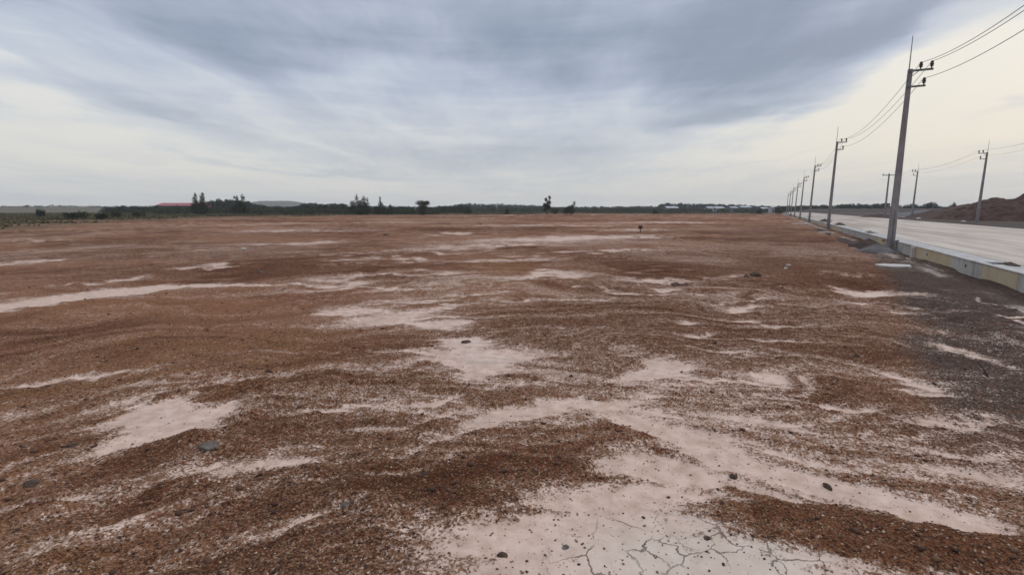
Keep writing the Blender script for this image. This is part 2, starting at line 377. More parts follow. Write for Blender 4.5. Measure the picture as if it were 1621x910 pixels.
# ------------------------------------------------------------------ materials
def new_mat(name):
    m = bpy.data.materials.new(name); m.use_nodes = True
    T = NT(m.node_tree); b = T.n['Principled BSDF']
    b.inputs['Roughness'].default_value = .85; b.inputs['Specular IOR Level'].default_value = .3
    return m, T, b
def pos(T): return T.new('ShaderNodeNewGeometry').outputs['Position']
def objc(T): return T.new('ShaderNodeTexCoord').outputs['Object']
def simple(name, a, b_, scale=6, rough=.85, bump=.01, spec=.3, detail=6, metal=0, bscale=None):
    m, T, b = new_mat(name); o = objc(T)
    n = T.noise(o, scale, detail, .6)
    T.put(b.inputs['Base Color'], T.mix(T.step(n, .3, .7), a, b_))
    b.inputs['Roughness'].default_value = rough; b.inputs['Specular IOR Level'].default_value = spec; b.inputs['Metallic'].default_value = metal
    if bump: T.put(b.inputs['Normal'], T.bump(T.noise(o, bscale or scale * 5, 5, .6), bump, .8))
    return m

def soil_material():
    m, T, b = new_mat('laterite_field')
    p = pos(T); patch = T.attr('patch'); verge = T.attr('verge'); strip = T.attr('strip'); grass = T.attr('grass'); red = T.attr('red'); pink = T.attr('pink')
    wet = T.attr('wet'); crk = T.attr('crack')
    grit = T.noise(p, 38, 5, .7); grit2 = T.noise(p, 110, 3, .7); mid = T.noise(p, 7, 5, .62); lo = T.noise(p, 1.3, 5, .6)
    # mud film where the ground is low; grains break through its margin
    cells = T.vor(p, 75, out='Color'); cs = T.new('ShaderNodeSeparateColor'); T.put(cs.inputs[0], cells)
    cells2 = T.vor(p, 42, out='Color'); cs2 = T.new('ShaderNodeSeparateColor'); T.put(cs2.inputs[0], cells2)
    patch = T.m('ADD', patch, T.m('ADD', T.m('MULTIPLY', T.m('SUBTRACT', cs.outputs[1], .5), .55), T.m('MULTIPLY', T.m('SUBTRACT', cs2.outputs[0], .5), .5)))
    f = T.m('ADD', patch, T.m('ADD', T.m('MULTIPLY', T.m('SUBTRACT', grit, .5), 1.3), T.m('MULTIPLY', T.m('SUBTRACT', mid, .5), 1.1)))
    mudf = T.m('MULTIPLY', T.step(f, .20, .72), .97)
    film = T.step(f, -.35, .50, 0, .58)
    # pebbly laterite
    orange = T.mix(T.step(grit, .32, .68), (0.082, 0.033, 0.012), (0.290, 0.134, 0.053))
    redc = T.mix(T.step(grit, .32, .68), (0.060, 0.019, 0.009), (0.215, 0.080, 0.043))
    pinkc = T.mix(T.step(grit, .32, .68), (0.114, 0.047, 0.025), (0.323, 0.157, 0.088))
    soil = T.mix(red, orange, redc); soil = T.mix(T.m('MULTIPLY', pink, .75), soil, pinkc)
    soil = T.mix(T.step(lo, .3, .75, 0, .45), soil, (0.067, 0.025, 0.012))
    soil = T.mix(T.step(mid, .52, .72, 0, .40), soil, (0.270, 0.128, 0.063))
    soil = T.mix(T.step(cs.outputs[0], .80, .97, 0, .55), soil, (0.323, 0.167, 0.074))
    soil = T.mix(T.step(cs.outputs[1], .975, .99, 0, .8), soil, (.52, .42, .33))
    soil = T.mix(T.step(cs.outputs[2], .80, .95, 0, .55), soil, (0.038, 0.017, 0.011))
    band = T.attr('band')
    soil = T.mix(T.step(band, .52, .85, 0, .45), soil, (0.259, 0.118, 0.063))
    soil = T.mix(T.step(band, .55, .2, 0, .75), soil, (0.054, 0.015, 0.007))
    soil = T.mix(film, soil, T.mix(grit, (0.226, 0.094, 0.044), (0.474, 0.265, 0.153)))
    vc = T.mix(T.step(grit, .3, .7), (0.034, 0.022, 0.017), (0.098, 0.068, 0.052))
    vc = T.mix(T.step(mid, .5, .75, 0, .4), vc, (0.150, 0.115, 0.093))
    soil = T.mix(T.m('MULTIPLY', verge, T.step(mid, .25, .6, .55, 1)), soil, vc)
    mudc = T.mix(T.step(mid, .3, .7), (.47, .315, .235), (.64, .465, .37))
    mudc = T.mix(T.m('MULTIPLY', crk, .6), mudc, (.58, .505, .41))
    mudc = T.mix(T.step(lo, .45, .75, 0, .5), mudc, (.35, .25, .185))
    mudc = T.mix(T.step(grit2, .55, .8, 0, .35), mudc, (.28, .18, .13))
    c = T.mix(mudf, soil, mudc)
    c = T.mix(T.m('MULTIPLY', strip, .85), c, T.mix(T.step(mid, .3, .7), (.28, .22, .18), (.5, .43, .37)))
    # shrinkage cracks
    wp = T.vm('ADD', p, T.vm('SCALE', T.vm('SUBTRACT', T.noise(p, 6, 4, .6, out='Color'), (.5, .5, .5))))
    wp.node.inputs[1].links[0].from_node.inputs['Scale'].default_value = .16
    d = T.vor(wp, 3.6, 'DISTANCE_TO_EDGE'); d2 = T.vor(T.vm('ADD', wp, (3.1, 1.7, 0)), 9.0, 'DISTANCE_TO_EDGE')
    keep = T.step(T.noise(p, 3.0, 2, .5), .36, .52)
    cw = T.m('MULTIPLY', T.step(T.noise(p, 5, 3, .6), .35, .65, .010, .036), 1.0)
    c1 = T.m('MULTIPLY', T.m('SUBTRACT', 1.0, T.step(d, T.m('MULTIPLY', cw, .35), cw)), keep)
    c2 = T.m('MULTIPLY', T.m('SUBTRACT', 1.0, T.step(d2, .01, .035)), T.m('MULTIPLY', T.step(T.noise(p, 2.3, 2, .5), .56, .66), .6))
    ck = T.m('MULTIPLY', T.m('MAXIMUM', c1, c2), T.m('MULTIPLY', T.step(crk, .15, .5), mudf))
    c = T.mix(T.m('MULTIPLY', ck, .70), c, (.05, .036, .032))
    gr = T.mix(T.step(T.noise(p, .35, 5, .6), .35, .65), (.060, .044, .022), (.115, .088, .050))
    c = T.mix(grass, c, gr)
    T.put(b.inputs['Base Color'], c)
    T.put(b.inputs['Roughness'], T.m('SUBTRACT', T.m('SUBTRACT', .93, T.m('MULTIPLY', mudf, .18)), T.m('MULTIPLY', T.m('MULTIPLY', wet, mudf), .38)))
    peb = T.vor(p, 75); peb2 = T.vor(p, 28)
    gk = T.m('SUBTRACT', 1.0, T.m('MULTIPLY', mudf, .88))
    h = T.m('ADD', T.m('MULTIPLY', T.m('SUBTRACT', 1.0, peb), .007), T.m('ADD', T.m('MULTIPLY', grit, .016), T.m('MULTIPLY', T.m('SUBTRACT', 1.0, peb2), .008)))
    h = T.m('MULTIPLY', h, gk); h = T.m('SUBTRACT', h, T.m('MULTIPLY', ck, .012)); h = T.m('ADD', h, T.m('MULTIPLY', mid, .012))
    T.put(b.inputs['Normal'], T.bump(h, 1.0, .9))
    T.put(b.inputs['Specular IOR Level'], T.m('ADD', .06, T.m('MULTIPLY', mudf, T.m('ADD', .14, T.m('MULTIPLY', wet, .25)))))
    return m
SOIL = soil_material()

def dirt_mat(name, a, b_, c_):
    m, T, b = new_mat(name); p = pos(T)
    n = T.noise(p, 1.1, 6, .65); n2 = T.noise(p, 9, 5, .7)
    cc = T.mix(T.step(n, .3, .7), a, b_); cc = T.mix(T.step(n2, .5, .75, 0, .6), cc, c_)
    T.put(b.inputs['Base Color'], cc)
    T.put(b.inputs['Normal'], T.bump(T.m('ADD', T.m('MULTIPLY', n, .4), T.m('MULTIPLY', n2, .12)), .6, .9))
    b.inputs['Roughness'].default_value = .95
    return m
M_PILE = dirt_mat('piled_red_earth', (.050, .023, .016), (.080, .040, .028), (.105, .060, .042))
M_PILEGREY = dirt_mat('piled_grey_gravel', (.085, .080, .082), (.13, .125, .125), (.17, .16, .155))
M_RUBBLE = dirt_mat('grey_rubble', (.085, .075, .07), (.145, .13, .125), (.20, .18, .165))
M_DARKSOIL = dirt_mat('dark_dug_soil', (.034, .020, .015), (.066, .041, .030), (.10, .066, .048))

def foliage_mat(name, a, b_):
    m, T, b = new_mat(name); p = pos(T)
    rnd = T.attr('leaf_tone')
    c = T.mix(T.m('ADD', T.m('MULTIPLY', rnd, .6), T.m('MULTIPLY', T.noise(p, .7, 3, .6), .4)), a, b_)
    T.put(b.inputs['Base Color'], c); b.inputs['Roughness'].default_value = .8; b.inputs['Specular IOR Level'].default_value = .2
    return m
M_LEAF = foliage_mat('dark_foliage', (.012, .018, .008), (.045, .055, .024))
M_LEAF2 = foliage_mat('bush_foliage', (.020, .030, .010), (.075, .090, .035))
M_WOOD = foliage_mat('far_wood_foliage', (.020, .028, .018), (.050, .062, .038))
M_GRASS = foliage_mat('wild_grass', (.050, .048, .022), (.150, .122, .066))
M_BARK = simple('bark', (.06, .045, .035), (.12, .095, .075), 3, .9, .02)

def concrete(name, a, b_, stain, rough=.85, world=False):
    m, T, b = new_mat(name); o = objc(T)
    n = T.noise(o, 1.4, 6, .6); n2 = T.noise(o, 14, 5, .65); n3 = T.noise(T.scale(o, (1.5, 1.5, .25)), 3, 4, .6)
    c = T.mix(T.step(n, .3, .7), a, b_); c = T.mix(T.step(n3, .5, .75, 0, .6), c, stain)
    c = T.mix(T.step(n2, .55, .8, 0, .4), c, stain)
    T.put(b.inputs['Base Color'], c); b.inputs['Roughness'].default_value = rough
    T.put(b.inputs['Normal'], T.bump(T.m('ADD', T.m('MULTIPLY', n2, .01), T.m('MULTIPLY', T.noise(o, 60, 3, .6), .003)), 1.0, .8))
    return m
M_POLE = concrete('pole_concrete', (.20, .175, .175), (.28, .25, .24), (.12, .10, .095))
M_WALL = concrete('wall_concrete', (.31, .285, .26), (.45, .42, .38), (.20, .165, .13))
M_WALLY = concrete('yellow_stained_concrete', (.46, .345, .20), (.48, .40, .275), (.34, .30, .24))
M_COVER = concrete('drain_cover_concrete', (.34, .32, .295), (.46, .43, .40), (.20, .18, .165))
M_SLAB = concrete('pale_concrete', (.42, .375, .33), (.56, .52, .47), (.26, .21, .17))
M_STEEL = simple('galvanised_steel', (.12, .12, .12), (.20, .19, .19), 8, .5, 0, .5, metal=.6)
M_INS = simple('brown_porcelain', (.030, .018, .015), (.05, .03, .025), 5, .25, 0, .5)
M_WIRE = simple('aluminium_cable', (.10, .09, .095), (.15, .14, .14), 5, .5, 0, .4)
M_RUST = simple('rusty_iron', (.03, .02, .018), (.07, .04, .03), 30, .8, .002)
M_ROCK = simple('grey_rock', (.095, .080, .068), (.19, .165, .14), 9, .95, .02, .1)
M_CLOD = simple('dried_clod', (.055, .032, .022), (.12, .075, .052), 12, .95, .02)
M_MORTAR = simple('spilled_mortar', (.24, .215, .19), (.36, .325, .29), 8, .9, .01)
M_PALE = simple('pale_stone', (.40, .36, .31), (.60, .56, .50), 12, .85, .01)
M_WOODP = simple('weathered_wood', (.05, .035, .025), (.11, .08, .055), 14, .9, .004)

def road_mat():
    m, T, b = new_mat('road_concrete'); o = objc(T)
    n = T.noise(T.scale(o, (1.0, .08, 1)), 1.2, 6, .6); n2 = T.noise(o, 8, 5, .7); n3 = T.noise(T.scale(o, (.35, .05, 1)), 1.0, 5, .6, .5)
    c = T.mix(T.step(n, .3, .7), (.38, .31, .25), (.52, .44, .365)); c = T.mix(T.step(n3, .40, .62, 0, .85), c, (.29, .22, .165))
    c = T.mix(T.step(n2, .55, .8, 0, .35), c, (.34, .28, .24))
    sp = T.new('ShaderNodeSeparateXYZ'); T.put(sp.inputs[0], o)
    def joint(v, period, wd):
        f = T.m('FRACT', T.m('DIVIDE', v, period)); f = T.m('ABSOLUTE', T.m('SUBTRACT', f, .5))
        return T.m('SUBTRACT', 1.0, T.step(f, wd / period, 2 * wd / period))
    j = T.m('MAXIMUM', joint(sp.outputs[1], 10.0, .03), joint(sp.outputs[0], 3.25, .02))
    c = T.mix(T.m('MULTIPLY', j, .8), c, (.12, .10, .09))
    T.put(b.inputs['Base Color'], c)
    T.put(b.inputs['Roughness'], T.step(n3, .4, .8, .75, .5))
    T.put(b.inputs['Normal'], T.bump(T.m('ADD', T.m('MULTIPLY', n2, .006), T.m('MULTIPLY', j, -.01)), 1.0, .7))
    return m
M_ROAD = road_mat()

# ------------------------------------------------------------------ ground sheet
def build_ground():
    # rings: fine near the viewer's feet, coarser outwards, to the horizon
    ang = np.linspace(R(.6), R(60), 900)[::-1]
    r = HC / np.tan(ang)                                   # 1.27 m .. 210 m
    r = np.concatenate([np.array([.05, .5, .9]), r, np.array([250, 320, 420, 560, 800, 1200, 2000, 3500, 6000])])
    th = np.concatenate([np.linspace(-60, 60, 1150), np.linspace(60, 300, 121)[1:-1]])
    th = np.radians(th)
    nr, nt = len(r), len(th)
    RR, TH = np.meshgrid(r, th, indexing='ij')
    X = (RR * np.sin(TH)).ravel(); Y = (RR * np.cos(TH)).ravel()
    z, patch, m, verge, strip, grass, red, pink, band = ground_fields(X, Y)
    V = np.stack([X, Y, z], 1)
    i = np.arange(nr - 1)[:, None]; j = np.arange(nt)[None, :]; j2 = (j + 1) % nt
    F = np.stack([i * nt + j, (i + 1) * nt + j, (i + 1) * nt + j2, i * nt + j2], -1).reshape(-1, 4)
    F = F[:, ::-1]
    me = mesh_np('ground', V, F, SOIL, True)
    for n_, a in (('patch', patch), ('verge', verge), ('strip', strip), ('grass', grass), ('red', red), ('pink', pink), ('band', band),
                  ('crack', np.clip(patches(CRACK, X, Y), 0, 1)), ('wet', np.clip(patches(WET, X, Y), 0, 1))):
        add_attr(me, n_, a)
    o = link('ground', me); o['kind'] = 'structure'
build_ground()

def heights_at(x, y):
    z = ground_fields(np.array([x], float), np.array([y], float))[0][0]; return float(z)

# ------------------------------------------------------------------ road and land beyond
def rot_local(o): o.rotation_euler = (0, 0, ROAD_ANG)
ZR = .50
bm = bmesh.new(); box(bm, 6.98, 20.0, -40, 420, -.05, ZR, .02); o = bm_obj('road', bm, M_ROAD); o['kind'] = 'structure'; rot_local(o)
bm = bmesh.new(); box(bm, 20.03, 260, 150, 163, -.05, ZR, .02); o = bm_obj('side_road', bm, M_ROAD); o['kind'] = 'structure'; rot_local(o)
# raised land beyond the road (two sheets leaving the side road free)
def land(s0, s1, t0, t1, n_s, n_t, seed):
    S, Tt = np.meshgrid(np.linspace(s0, s1, n_s), t0 + (t1 - t0) * np.linspace(0, 1, n_t) ** 1.8, indexing='ij')
    z = .43 + (fbm(S * .3, Tt * .3, seed, 4) - .5) * .12
    V = np.stack([Tt.ravel(), S.ravel(), z.ravel()], 1)
    i = np.arange(n_s - 1)[:, None]; j = np.arange(n_t - 1)[None, :]
    F = np.stack([i * n_t + j, i * n_t + j + 1, (i + 1) * n_t + j + 1, (i + 1) * n_t + j], -1).reshape(-1, 4)
    return V, F
for (a, b_, seed) in ((-40, 150, 5), (163, 620, 6)):
    V, F = land(a, b_, 20.02, 420, 240, 120, seed)
    me = mesh_np('verge_ground', V, F, M_DARKSOIL, True); o = link('verge_ground', me); o['kind'] = 'structure'; rot_local(o)

# ------------------------------------------------------------------ drain wall along the road
drain = thing('drain_wall', 'long low concrete drain wall between the red field and the road, some panels stained yellow', 'drain wall', (0, 0, 0), ROAD_ANG)
cuts = [-6, 0, 6, 12, 15.2, 18.3, 21.0, 24.0, 29.8, 33.8, 36.0]
while cuts[-1] < 290: cuts.append(cuts[-1] + random.choice([3.6, 4.0, 4.4]))
YEL = {4, 5 + 0, 7, 9}
for k, (a, b_) in enumerate(zip(cuts, cuts[1:])):
    bm = bmesh.new(); box(bm, 6.02, 6.16, a + .006, b_ - .006, -.35, ZR - .004, .008)
    yel = k in (5, 7, 9, 10) or (k > 10 and random.random() < .35)
    p_ = bm_obj('wall_panel', bm, M_WALLY if yel else M_WALL, drain)
    p_['label'] = 'yellow stained wall panel' if yel else 'plain grey wall panel'
for k, a in enumerate(np.arange(-6, 290, 12.0)):
    bm = bmesh.new(); box(bm, 5.995, 6.185, a + .005, a + 11.995, ZR, ZR + .035, .008); bm_obj('coping', bm, M_COVER, drain)
inlets = [(21.2, 22.0), (45.0, 46.2), (70.0, 71.5)]
edges = [-6]
for a, b_ in inlets: edges += [a, b_]
edges.append(290)
for a, b_ in zip(edges[::2], edges[1::2]):
    bm = bmesh.new(); box(bm, 6.19, 6.97, a, b_, ZR - .09, ZR - .012, .006); bm_obj('drain_cover', bm, M_COVER, drain)
bm = bmesh.new(); box(bm, 6.17, 6.97, -6, 290, -.2, -.02); bm_obj('channel_floor', bm, M_DARKSOIL, drain)
for s_ in (22.45, 27.4, 39.5, 52):
    bm = bmesh.new()
    pts = [(6.005, s_, .30), (6.022, s_, .30)]
    tube(bm, pts, .055, 14); bm_obj('weep_hole', bm, M_INS, drain)
bm = bmesh.new(); box(bm, 5.86, 6.015, 29.35, 29.62, -.2, .50, .012); bm_obj('buttress', bm, M_SLAB, drain)
# broken edge of mortar spilled along the wall foot
for (a, b_, w_) in ((23.0, 26.0, .07), (28.0, 29.0, .06)):
    n = 26; V = []; 
    for i in range(n):
        s_ = a + (b_ - a) * i / (n - 1); ww = w_ * math.sin(math.pi * (i + .3) / n) * random.uniform(.7, 1.1)
        V += [(5.6 - ww, s_, -.02), (5.6 - ww * .6, s_, .02), (5.6 + ww * .6, s_, .024), (5.6 + ww, s_, -.02)]
    F = [(i * 4 + k, i * 4 + k + 1, i * 4 + 5 + k, i * 4 + 4 + k) for i in range(n - 1) for k in range(3)]
    me = mesh_np('mortar_spill', np.array(V), np.array(F), M_MORTAR); link('mortar_spill', me, drain)

# ------------------------------------------------------------------ utility poles
POLE_H = 9.75
def make_pole():
    root = thing('utility_pole', '', 'utility pole')
    bm = bmesh.new(); n = 8
    prof = [(-.5, .178), (0, .172), (3, .150), (6, .125), (9, .102), (POLE_H, .097)]
    rings = []
    for z, r in prof:
        ch = r * .22
        q = [(r - ch, -r), (r, -r + ch), (r, r - ch), (r - ch, r), (-r + ch, r), (-r, r - ch), (-r, -r + ch), (-r + ch, -r)]
        rings.append([bm.verts.new((x, y, z)) for x, y in q])
    for A, B in zip(rings, rings[1:]):
        for k in range(8): bm.faces.new((A[k], A[(k + 1) % 8], B[(k + 1) % 8], B[k]))
    bm.faces.new(rings[-1]); bm.faces.new(rings[0][::-1])
    bm_obj('shaft', bm, M_POLE, root)
    # upper arm with two insulators, lower arm with one; arms reach out to +X
    bm = bmesh.new(); box(bm, -.10, .92, -.165, -.105, POLE_H - .16, POLE_H - .06, .005)
    a1 = bm_obj('crossarm', bm, M_STEEL, root)
    bm = bmesh.new(); tube(bm, [(.09, -.135, POLE_H - .36), (.34, -.135, POLE_H - .14)], .02, 6); bm_obj('arm_brace', bm, M_STEEL, root)
    bm = bmesh.new(); box(bm, -.10, .68, -.165, -.105, POLE_H - .93, POLE_H - .84, .005); a2 = bm_obj('crossarm', bm, M_STEEL, root)
    for x, z, par in ((.40, POLE_H - .065, a1), (.84, POLE_H - .065, a1), (.60, POLE_H - .845, a2)):
        bm = bmesh.new()
        lathe(bm, [(.03, 0), (.03, .08), (.075, .09), (.085, .12), (.05, .15), (.08, .17), (.09, .21), (.05, .24), (.075, .27), (.065, .32), (.035, .36)], (x, -.135, z), 12)
        bm_obj('insulator', bm, M_INS, root, True)
    bm = bmesh.new(); tube(bm, [(-.07, -.12, POLE_H - .6), (-.07, -.12, POLE_H + .5), (-.07, -.12, POLE_H + 1.6)], [.028, .024, .016], 6); bm_obj('lightning_rod', bm, M_STEEL, root)
    bm = bmesh.new(); tube(bm, [(-.33, 0, 1.0), (.33, 0, 1.0)], .016, 6)
    for x in (-.34, .30): box(bm, x - .035, x + .05, -.045, .045, .955, 1.045, .004)
    bm_obj('through_bolt', bm, M_RUST, root)
    bm = bmesh.new(); tube(bm, [(.02, -.182, .05), (.02, -.17, 2.6)], .02, 6); bm_obj('earth_wire_pipe', bm, M_STEEL, root)
    return root
pole0 = make_pole(); used = False
def place(proto_used, s, t, z, flip, lean, label, group):
    global used
    o = pole0 if not used else copy_tree(pole0); used = True
    x, y = st(s, t); o.location = (x, y, z)
    o.rotation_euler = (lean[0], lean[1], ROAD_ANG + (math.pi if flip else 0))
    o['label'] = label; o['group'] = group
    return o
SP = 35.2; S1 = 33.6; TP = 5.76
LP = []
labs = ['tall grey concrete pole nearest the viewer, rising beside the yellow stained drain wall',
        'second concrete pole of the left row, next after the nearest one',
        'third concrete pole of the left row counted from the nearest, beside a thin pale slab',
        'fourth concrete pole of the left row counted from the nearest',
        'fifth concrete pole of the left row counted from the nearest',
        'sixth concrete pole of the left row, third from its far end',
        'seventh concrete pole of the left row, next to last in the distance',
        'farthest and smallest concrete pole at the end of the left row']
leans = [(.0, .0), (.0, .012), (.004, .02), (0, .02), (0, .03), (0, .02), (0, .03), (0, .02)]
for n in range(8):
    s = S1 + n * SP; LP.append(s)
    place(None, s, TP, -.45 if n == 0 else 0, False, leans[n], labs[n], 'concrete utility poles along the drain wall')
RP = [(92.8, 'concrete pole in front of the dark red earth piles across the road'),
      (130.5, 'concrete pole on the far side of the road beside the grey gravel pile')]
for s, lab in RP:
    place(None, s, 25.4, ZR - .30, True, (0, -.01), lab, 'concrete utility poles on the far side of the road')
# pole with a symmetric cross-arm on the far side
root = thing('utility_pole', 'concrete pole with a plain level cross-arm standing in a low soil heap', 'utility pole', (*g(1400, 344.3, .45), .43), ROAD_ANG + .15)
bm = bmesh.new(); tube(bm, [(0, 0, -.4), (0, 0, 9.7)], [.22, .14], 8, rot=math.pi / 8); bm_obj('shaft', bm, M_POLE, root)
for y_ in (-.2, .2):
    bm = bmesh.new(); box(bm, -1.25, 1.25, y_ - .05, y_ + .05, 9.35, 9.5, .006); bm_obj('crossarm', bm, M_STEEL, root)
for x_ in (-1.15, .0, 1.15):
    bm = bmesh.new(); lathe(bm, [(.03, 0), (.03, .08), (.1, .12), (.06, .18), (.1, .24), (.05, .36)], (x_, 0, 9.5), 8); bm_obj('insulator', bm, M_INS, root, True)
bm = bmesh.new(); box(bm, .2, .75, -.3, .3, 2.6, 3.2, .02); bm_obj('switch_box', bm, M_STEEL, root)

# power cables: each strung over its whole row
def cable(label, group, ss_, t, zs, sags):
    bm = bmesh.new(); pts = []
    for k, (a, b_) in enumerate(zip(ss_, ss_[1:])):
        n = 24 if k < 2 else 12
        for i in range(n):
            f = i / n; s = a + (b_ - a) * f
            pts.append((*st(s, t), zs[k] + (zs[k + 1] - zs[k]) * f - 4 * sags[k] * f * (1 - f)))
    pts.append((*st(ss_[-1], t), zs[-1]))
    tube(bm, pts, .0125 if t < 10 else .009, 5)
    o = bm_obj('power_cable', bm, M_WIRE, None, True); tag(o, label, 'power cable', group)
rowS = [S1 - 34] + LP
def zl(dz): return [POLE_H + dz - .45] * 2 + [POLE_H + dz] * (len(LP) - 1)
sg = [1.35] + [.95] * 8
G_ = 'power cables of the left pole row'
cable('upper inner power cable sagging from pole to pole along the left row', G_, rowS, TP + .40, zl(.28), [1.55] + [1.0] * 8)
cable('outermost upper power cable of the left row, on the tip of the long arms', G_, rowS, TP + .84, zl(.28), sg)
cable('lowest power cable of the left row, carried by the short lower arms', G_, rowS, TP + .60, zl(-.50), sg)
rowR = [58, 92.8, 130.5, 168.0]
zr = ZR - .30
G_ = 'power cables across the road'
cable('upper power cable nearest the shafts of the poles across the road', G_, rowR, 25.4 - .40, [POLE_H + .28 + zr] * 4, [.6] * 3)
cable('upper outermost power cable of the poles across the road', G_, rowR, 25.4 - .84, [POLE_H + .28 + zr] * 4, [.7] * 3)
cable('lowest power cable of the poles across the road', G_, rowR, 25.4 - .60, [POLE_H - .50 + zr] * 4, [.6] * 3)

# ------------------------------------------------------------------ earth piles
def heap(name, label, cat, cx, cy, rx, ry, h, rot, mat, z0=0.0, seed=1, n=90, peaks=((0, 0, 1.0, 1.0),), rough=.12, kind=None, group=None, slope=1.15, fall=.55):
    u = np.linspace(-1, 1, n); U, Vv = np.meshgrid(u, u, indexing='ij')
    q = np.zeros_like(U)
    for (px, py, pr, ph) in peaks:
        d = np.hypot((U - px), (Vv - py)) / pr
        d = d * (1 + (fbm(U * 2.2 + px * 9, Vv * 2.2, seed, 3) - .5) * .5)
        q = np.maximum(q, ph * np.clip(1 - d, 0, 1) ** slope)
    edge = ss(1 - np.maximum(abs(U), abs(Vv)), 0, .06)
    z = (q * h + (fbm(U * rx * 1.1, Vv * ry * 1.1, seed + 7, 5, .6) - .5) * rough * h * ss(q, 0, .15)) * edge
    z = z - .06 * (1 - ss(q, 0, .04))
    V = np.stack([(U * rx).ravel(), (Vv * ry).ravel(), z.ravel()], 1)
    i = np.arange(n - 1)[:, None]; j = np.arange(n - 1)[None, :]
    F = np.stack([i * n + j, (i + 1) * n + j, (i + 1) * n + j + 1, i * n + j + 1], -1).reshape(-1, 4)
    me = mesh_np(name, V, F, mat, True); o = link(name, me, None, (cx, cy, z0)); o.rotation_euler = (0, 0, rot)
    if kind: o['kind'] = kind
    else: tag(o, label, cat, group)
    return o
# columns of the photograph -> places behind the far poles
def onrow(x, t):
    """place on the line t metres across the road in the direction of image column x"""
    k = ray(x, 332); k = k[0] / k[1]
    s = (UY * t + k * UX * t) / (k * UY - UX)
    return st(s, t), s
(px_, py_), s_ = onrow(1573, 36)
print('pile A', px_, py_, s_)
heap('dirt_pile', 'tall dark red earth pile with a rounded top behind the pole across the road', 'dirt pile', px_, py_, 11, 13.5, toph(311.5, py_) - .40, ROAD_ANG, M_PILE, .40, 3, 120, ((0, 0, .85, 1.0), (-.1, .40, .55, .72), (.3,-.2,.5,.6)), .22, slope=1.0)
(px_, py_), s_ = onrow(1619, 36.5)
heap('dirt_pile', 'dark red earth pile cut off by the right edge of the view', 'dirt pile', px_, py_, 9.5, 9.5, toph(307.5, py_) - .40, ROAD_ANG, M_PILE, .40, 13, 110, ((0, 0, .95, 1.0), (.1, -.5, .5, .8)), .22, slope=1.0)
(px_, py_), s_ = onrow(1538, 39)
heap('dirt_pile', 'long low red earth pile trailing left from the tall rounded one', 'dirt pile', px_, py_, 14, 32, toph(321, py_) - .40, ROAD_ANG, M_PILE, .40, 23, 110, ((0, -.1, .85, 1.0), (0, .4, .55, .6)), .25, slope=.9)
(px_, py_), s_ = onrow(1466, 36)
heap('gravel_pile', 'low bluish grey gravel pile left of the red earth piles', 'gravel pile', px_, py_, 10.5, 24, 1.7, ROAD_ANG, M_PILEGREY, .40, 33, 90, ((0, 0, .9, 1.0), (.1, .4, .5, .8)), .08, slope=.8)
(px_, py_) = g(1396, 344, .45)
heap('soil_heap', 'low dark soil heap around the foot of the level-armed pole', 'soil heap', px_ - 1.5, py_ - 1.0, 6.0, 2.2, .85, .1, M_DARKSOIL, .42, 43, 60, ((0, 0, .9, 1), (-.45, 0, .5, .6), (.4, .1, .5, .8)), .3)
# heaps beside the near pole and on the drain
x0, y0 = st(S1 - .5, 5.1)
heap('rubble_heap', 'bluish grey rubble heap at the foot of the nearest pole', 'rubble heap', x0, y0, 1.15, 1.6, .42, ROAD_ANG, M_RUBBLE, .0, 53, 70, ((0, 0, .9, 1),), .35)
x0, y0 = st(S1 + 2.6, 5.15)
heap('soil_heap', 'dark brown soil heap against the drain wall behind the nearest pole', 'soil heap', x0, y0, 1.1, 1.9, .62, ROAD_ANG, M_DARKSOIL, 0, 63, 60, ((0, 0, .9, 1), (.1, .4, .5, .7)), .4)
for (s_, t_, rx, ry, h, lab) in ((42.5, 4.7, .5, 5.0, .22, 'long low dark ridge added for the ditch line beyond the nearest pole'),  # both ridges are added to draw the dark line of the ditch
                                 (62, 4.6, .6, 7.5, .25, 'long low dark ridge added for the ditch line beside the second pole'),
                                (46.5, 6.6, .4, 1.3, .16, 'low heap of broken mortar on the drain cover left of the nearest pole'),
                                 (21.2, 6.75, .22, .8, .10, 'thin soil heap on the drain cover beside the open inlet'),
                                 (69, 6.9, .6, 3.5, .30, 'long dark soil heap on the drain edge just right of the second pole'),
                                 (88, 6.9, .8, 7.0, .42, 'dark soil heap on the road edge between second and third poles')):
    x0, y0 = st(s_, t_)
    heap('soil_heap', lab, 'soil heap', x0, y0, rx, ry, h, ROAD_ANG, M_RUBBLE if 'mortar' in lab else M_DARKSOIL, ZR - .02 if t_ > 6 else 0, int(s_), 40, ((0, 0, .9, 1), (0, .4, .5, .7)), .5)

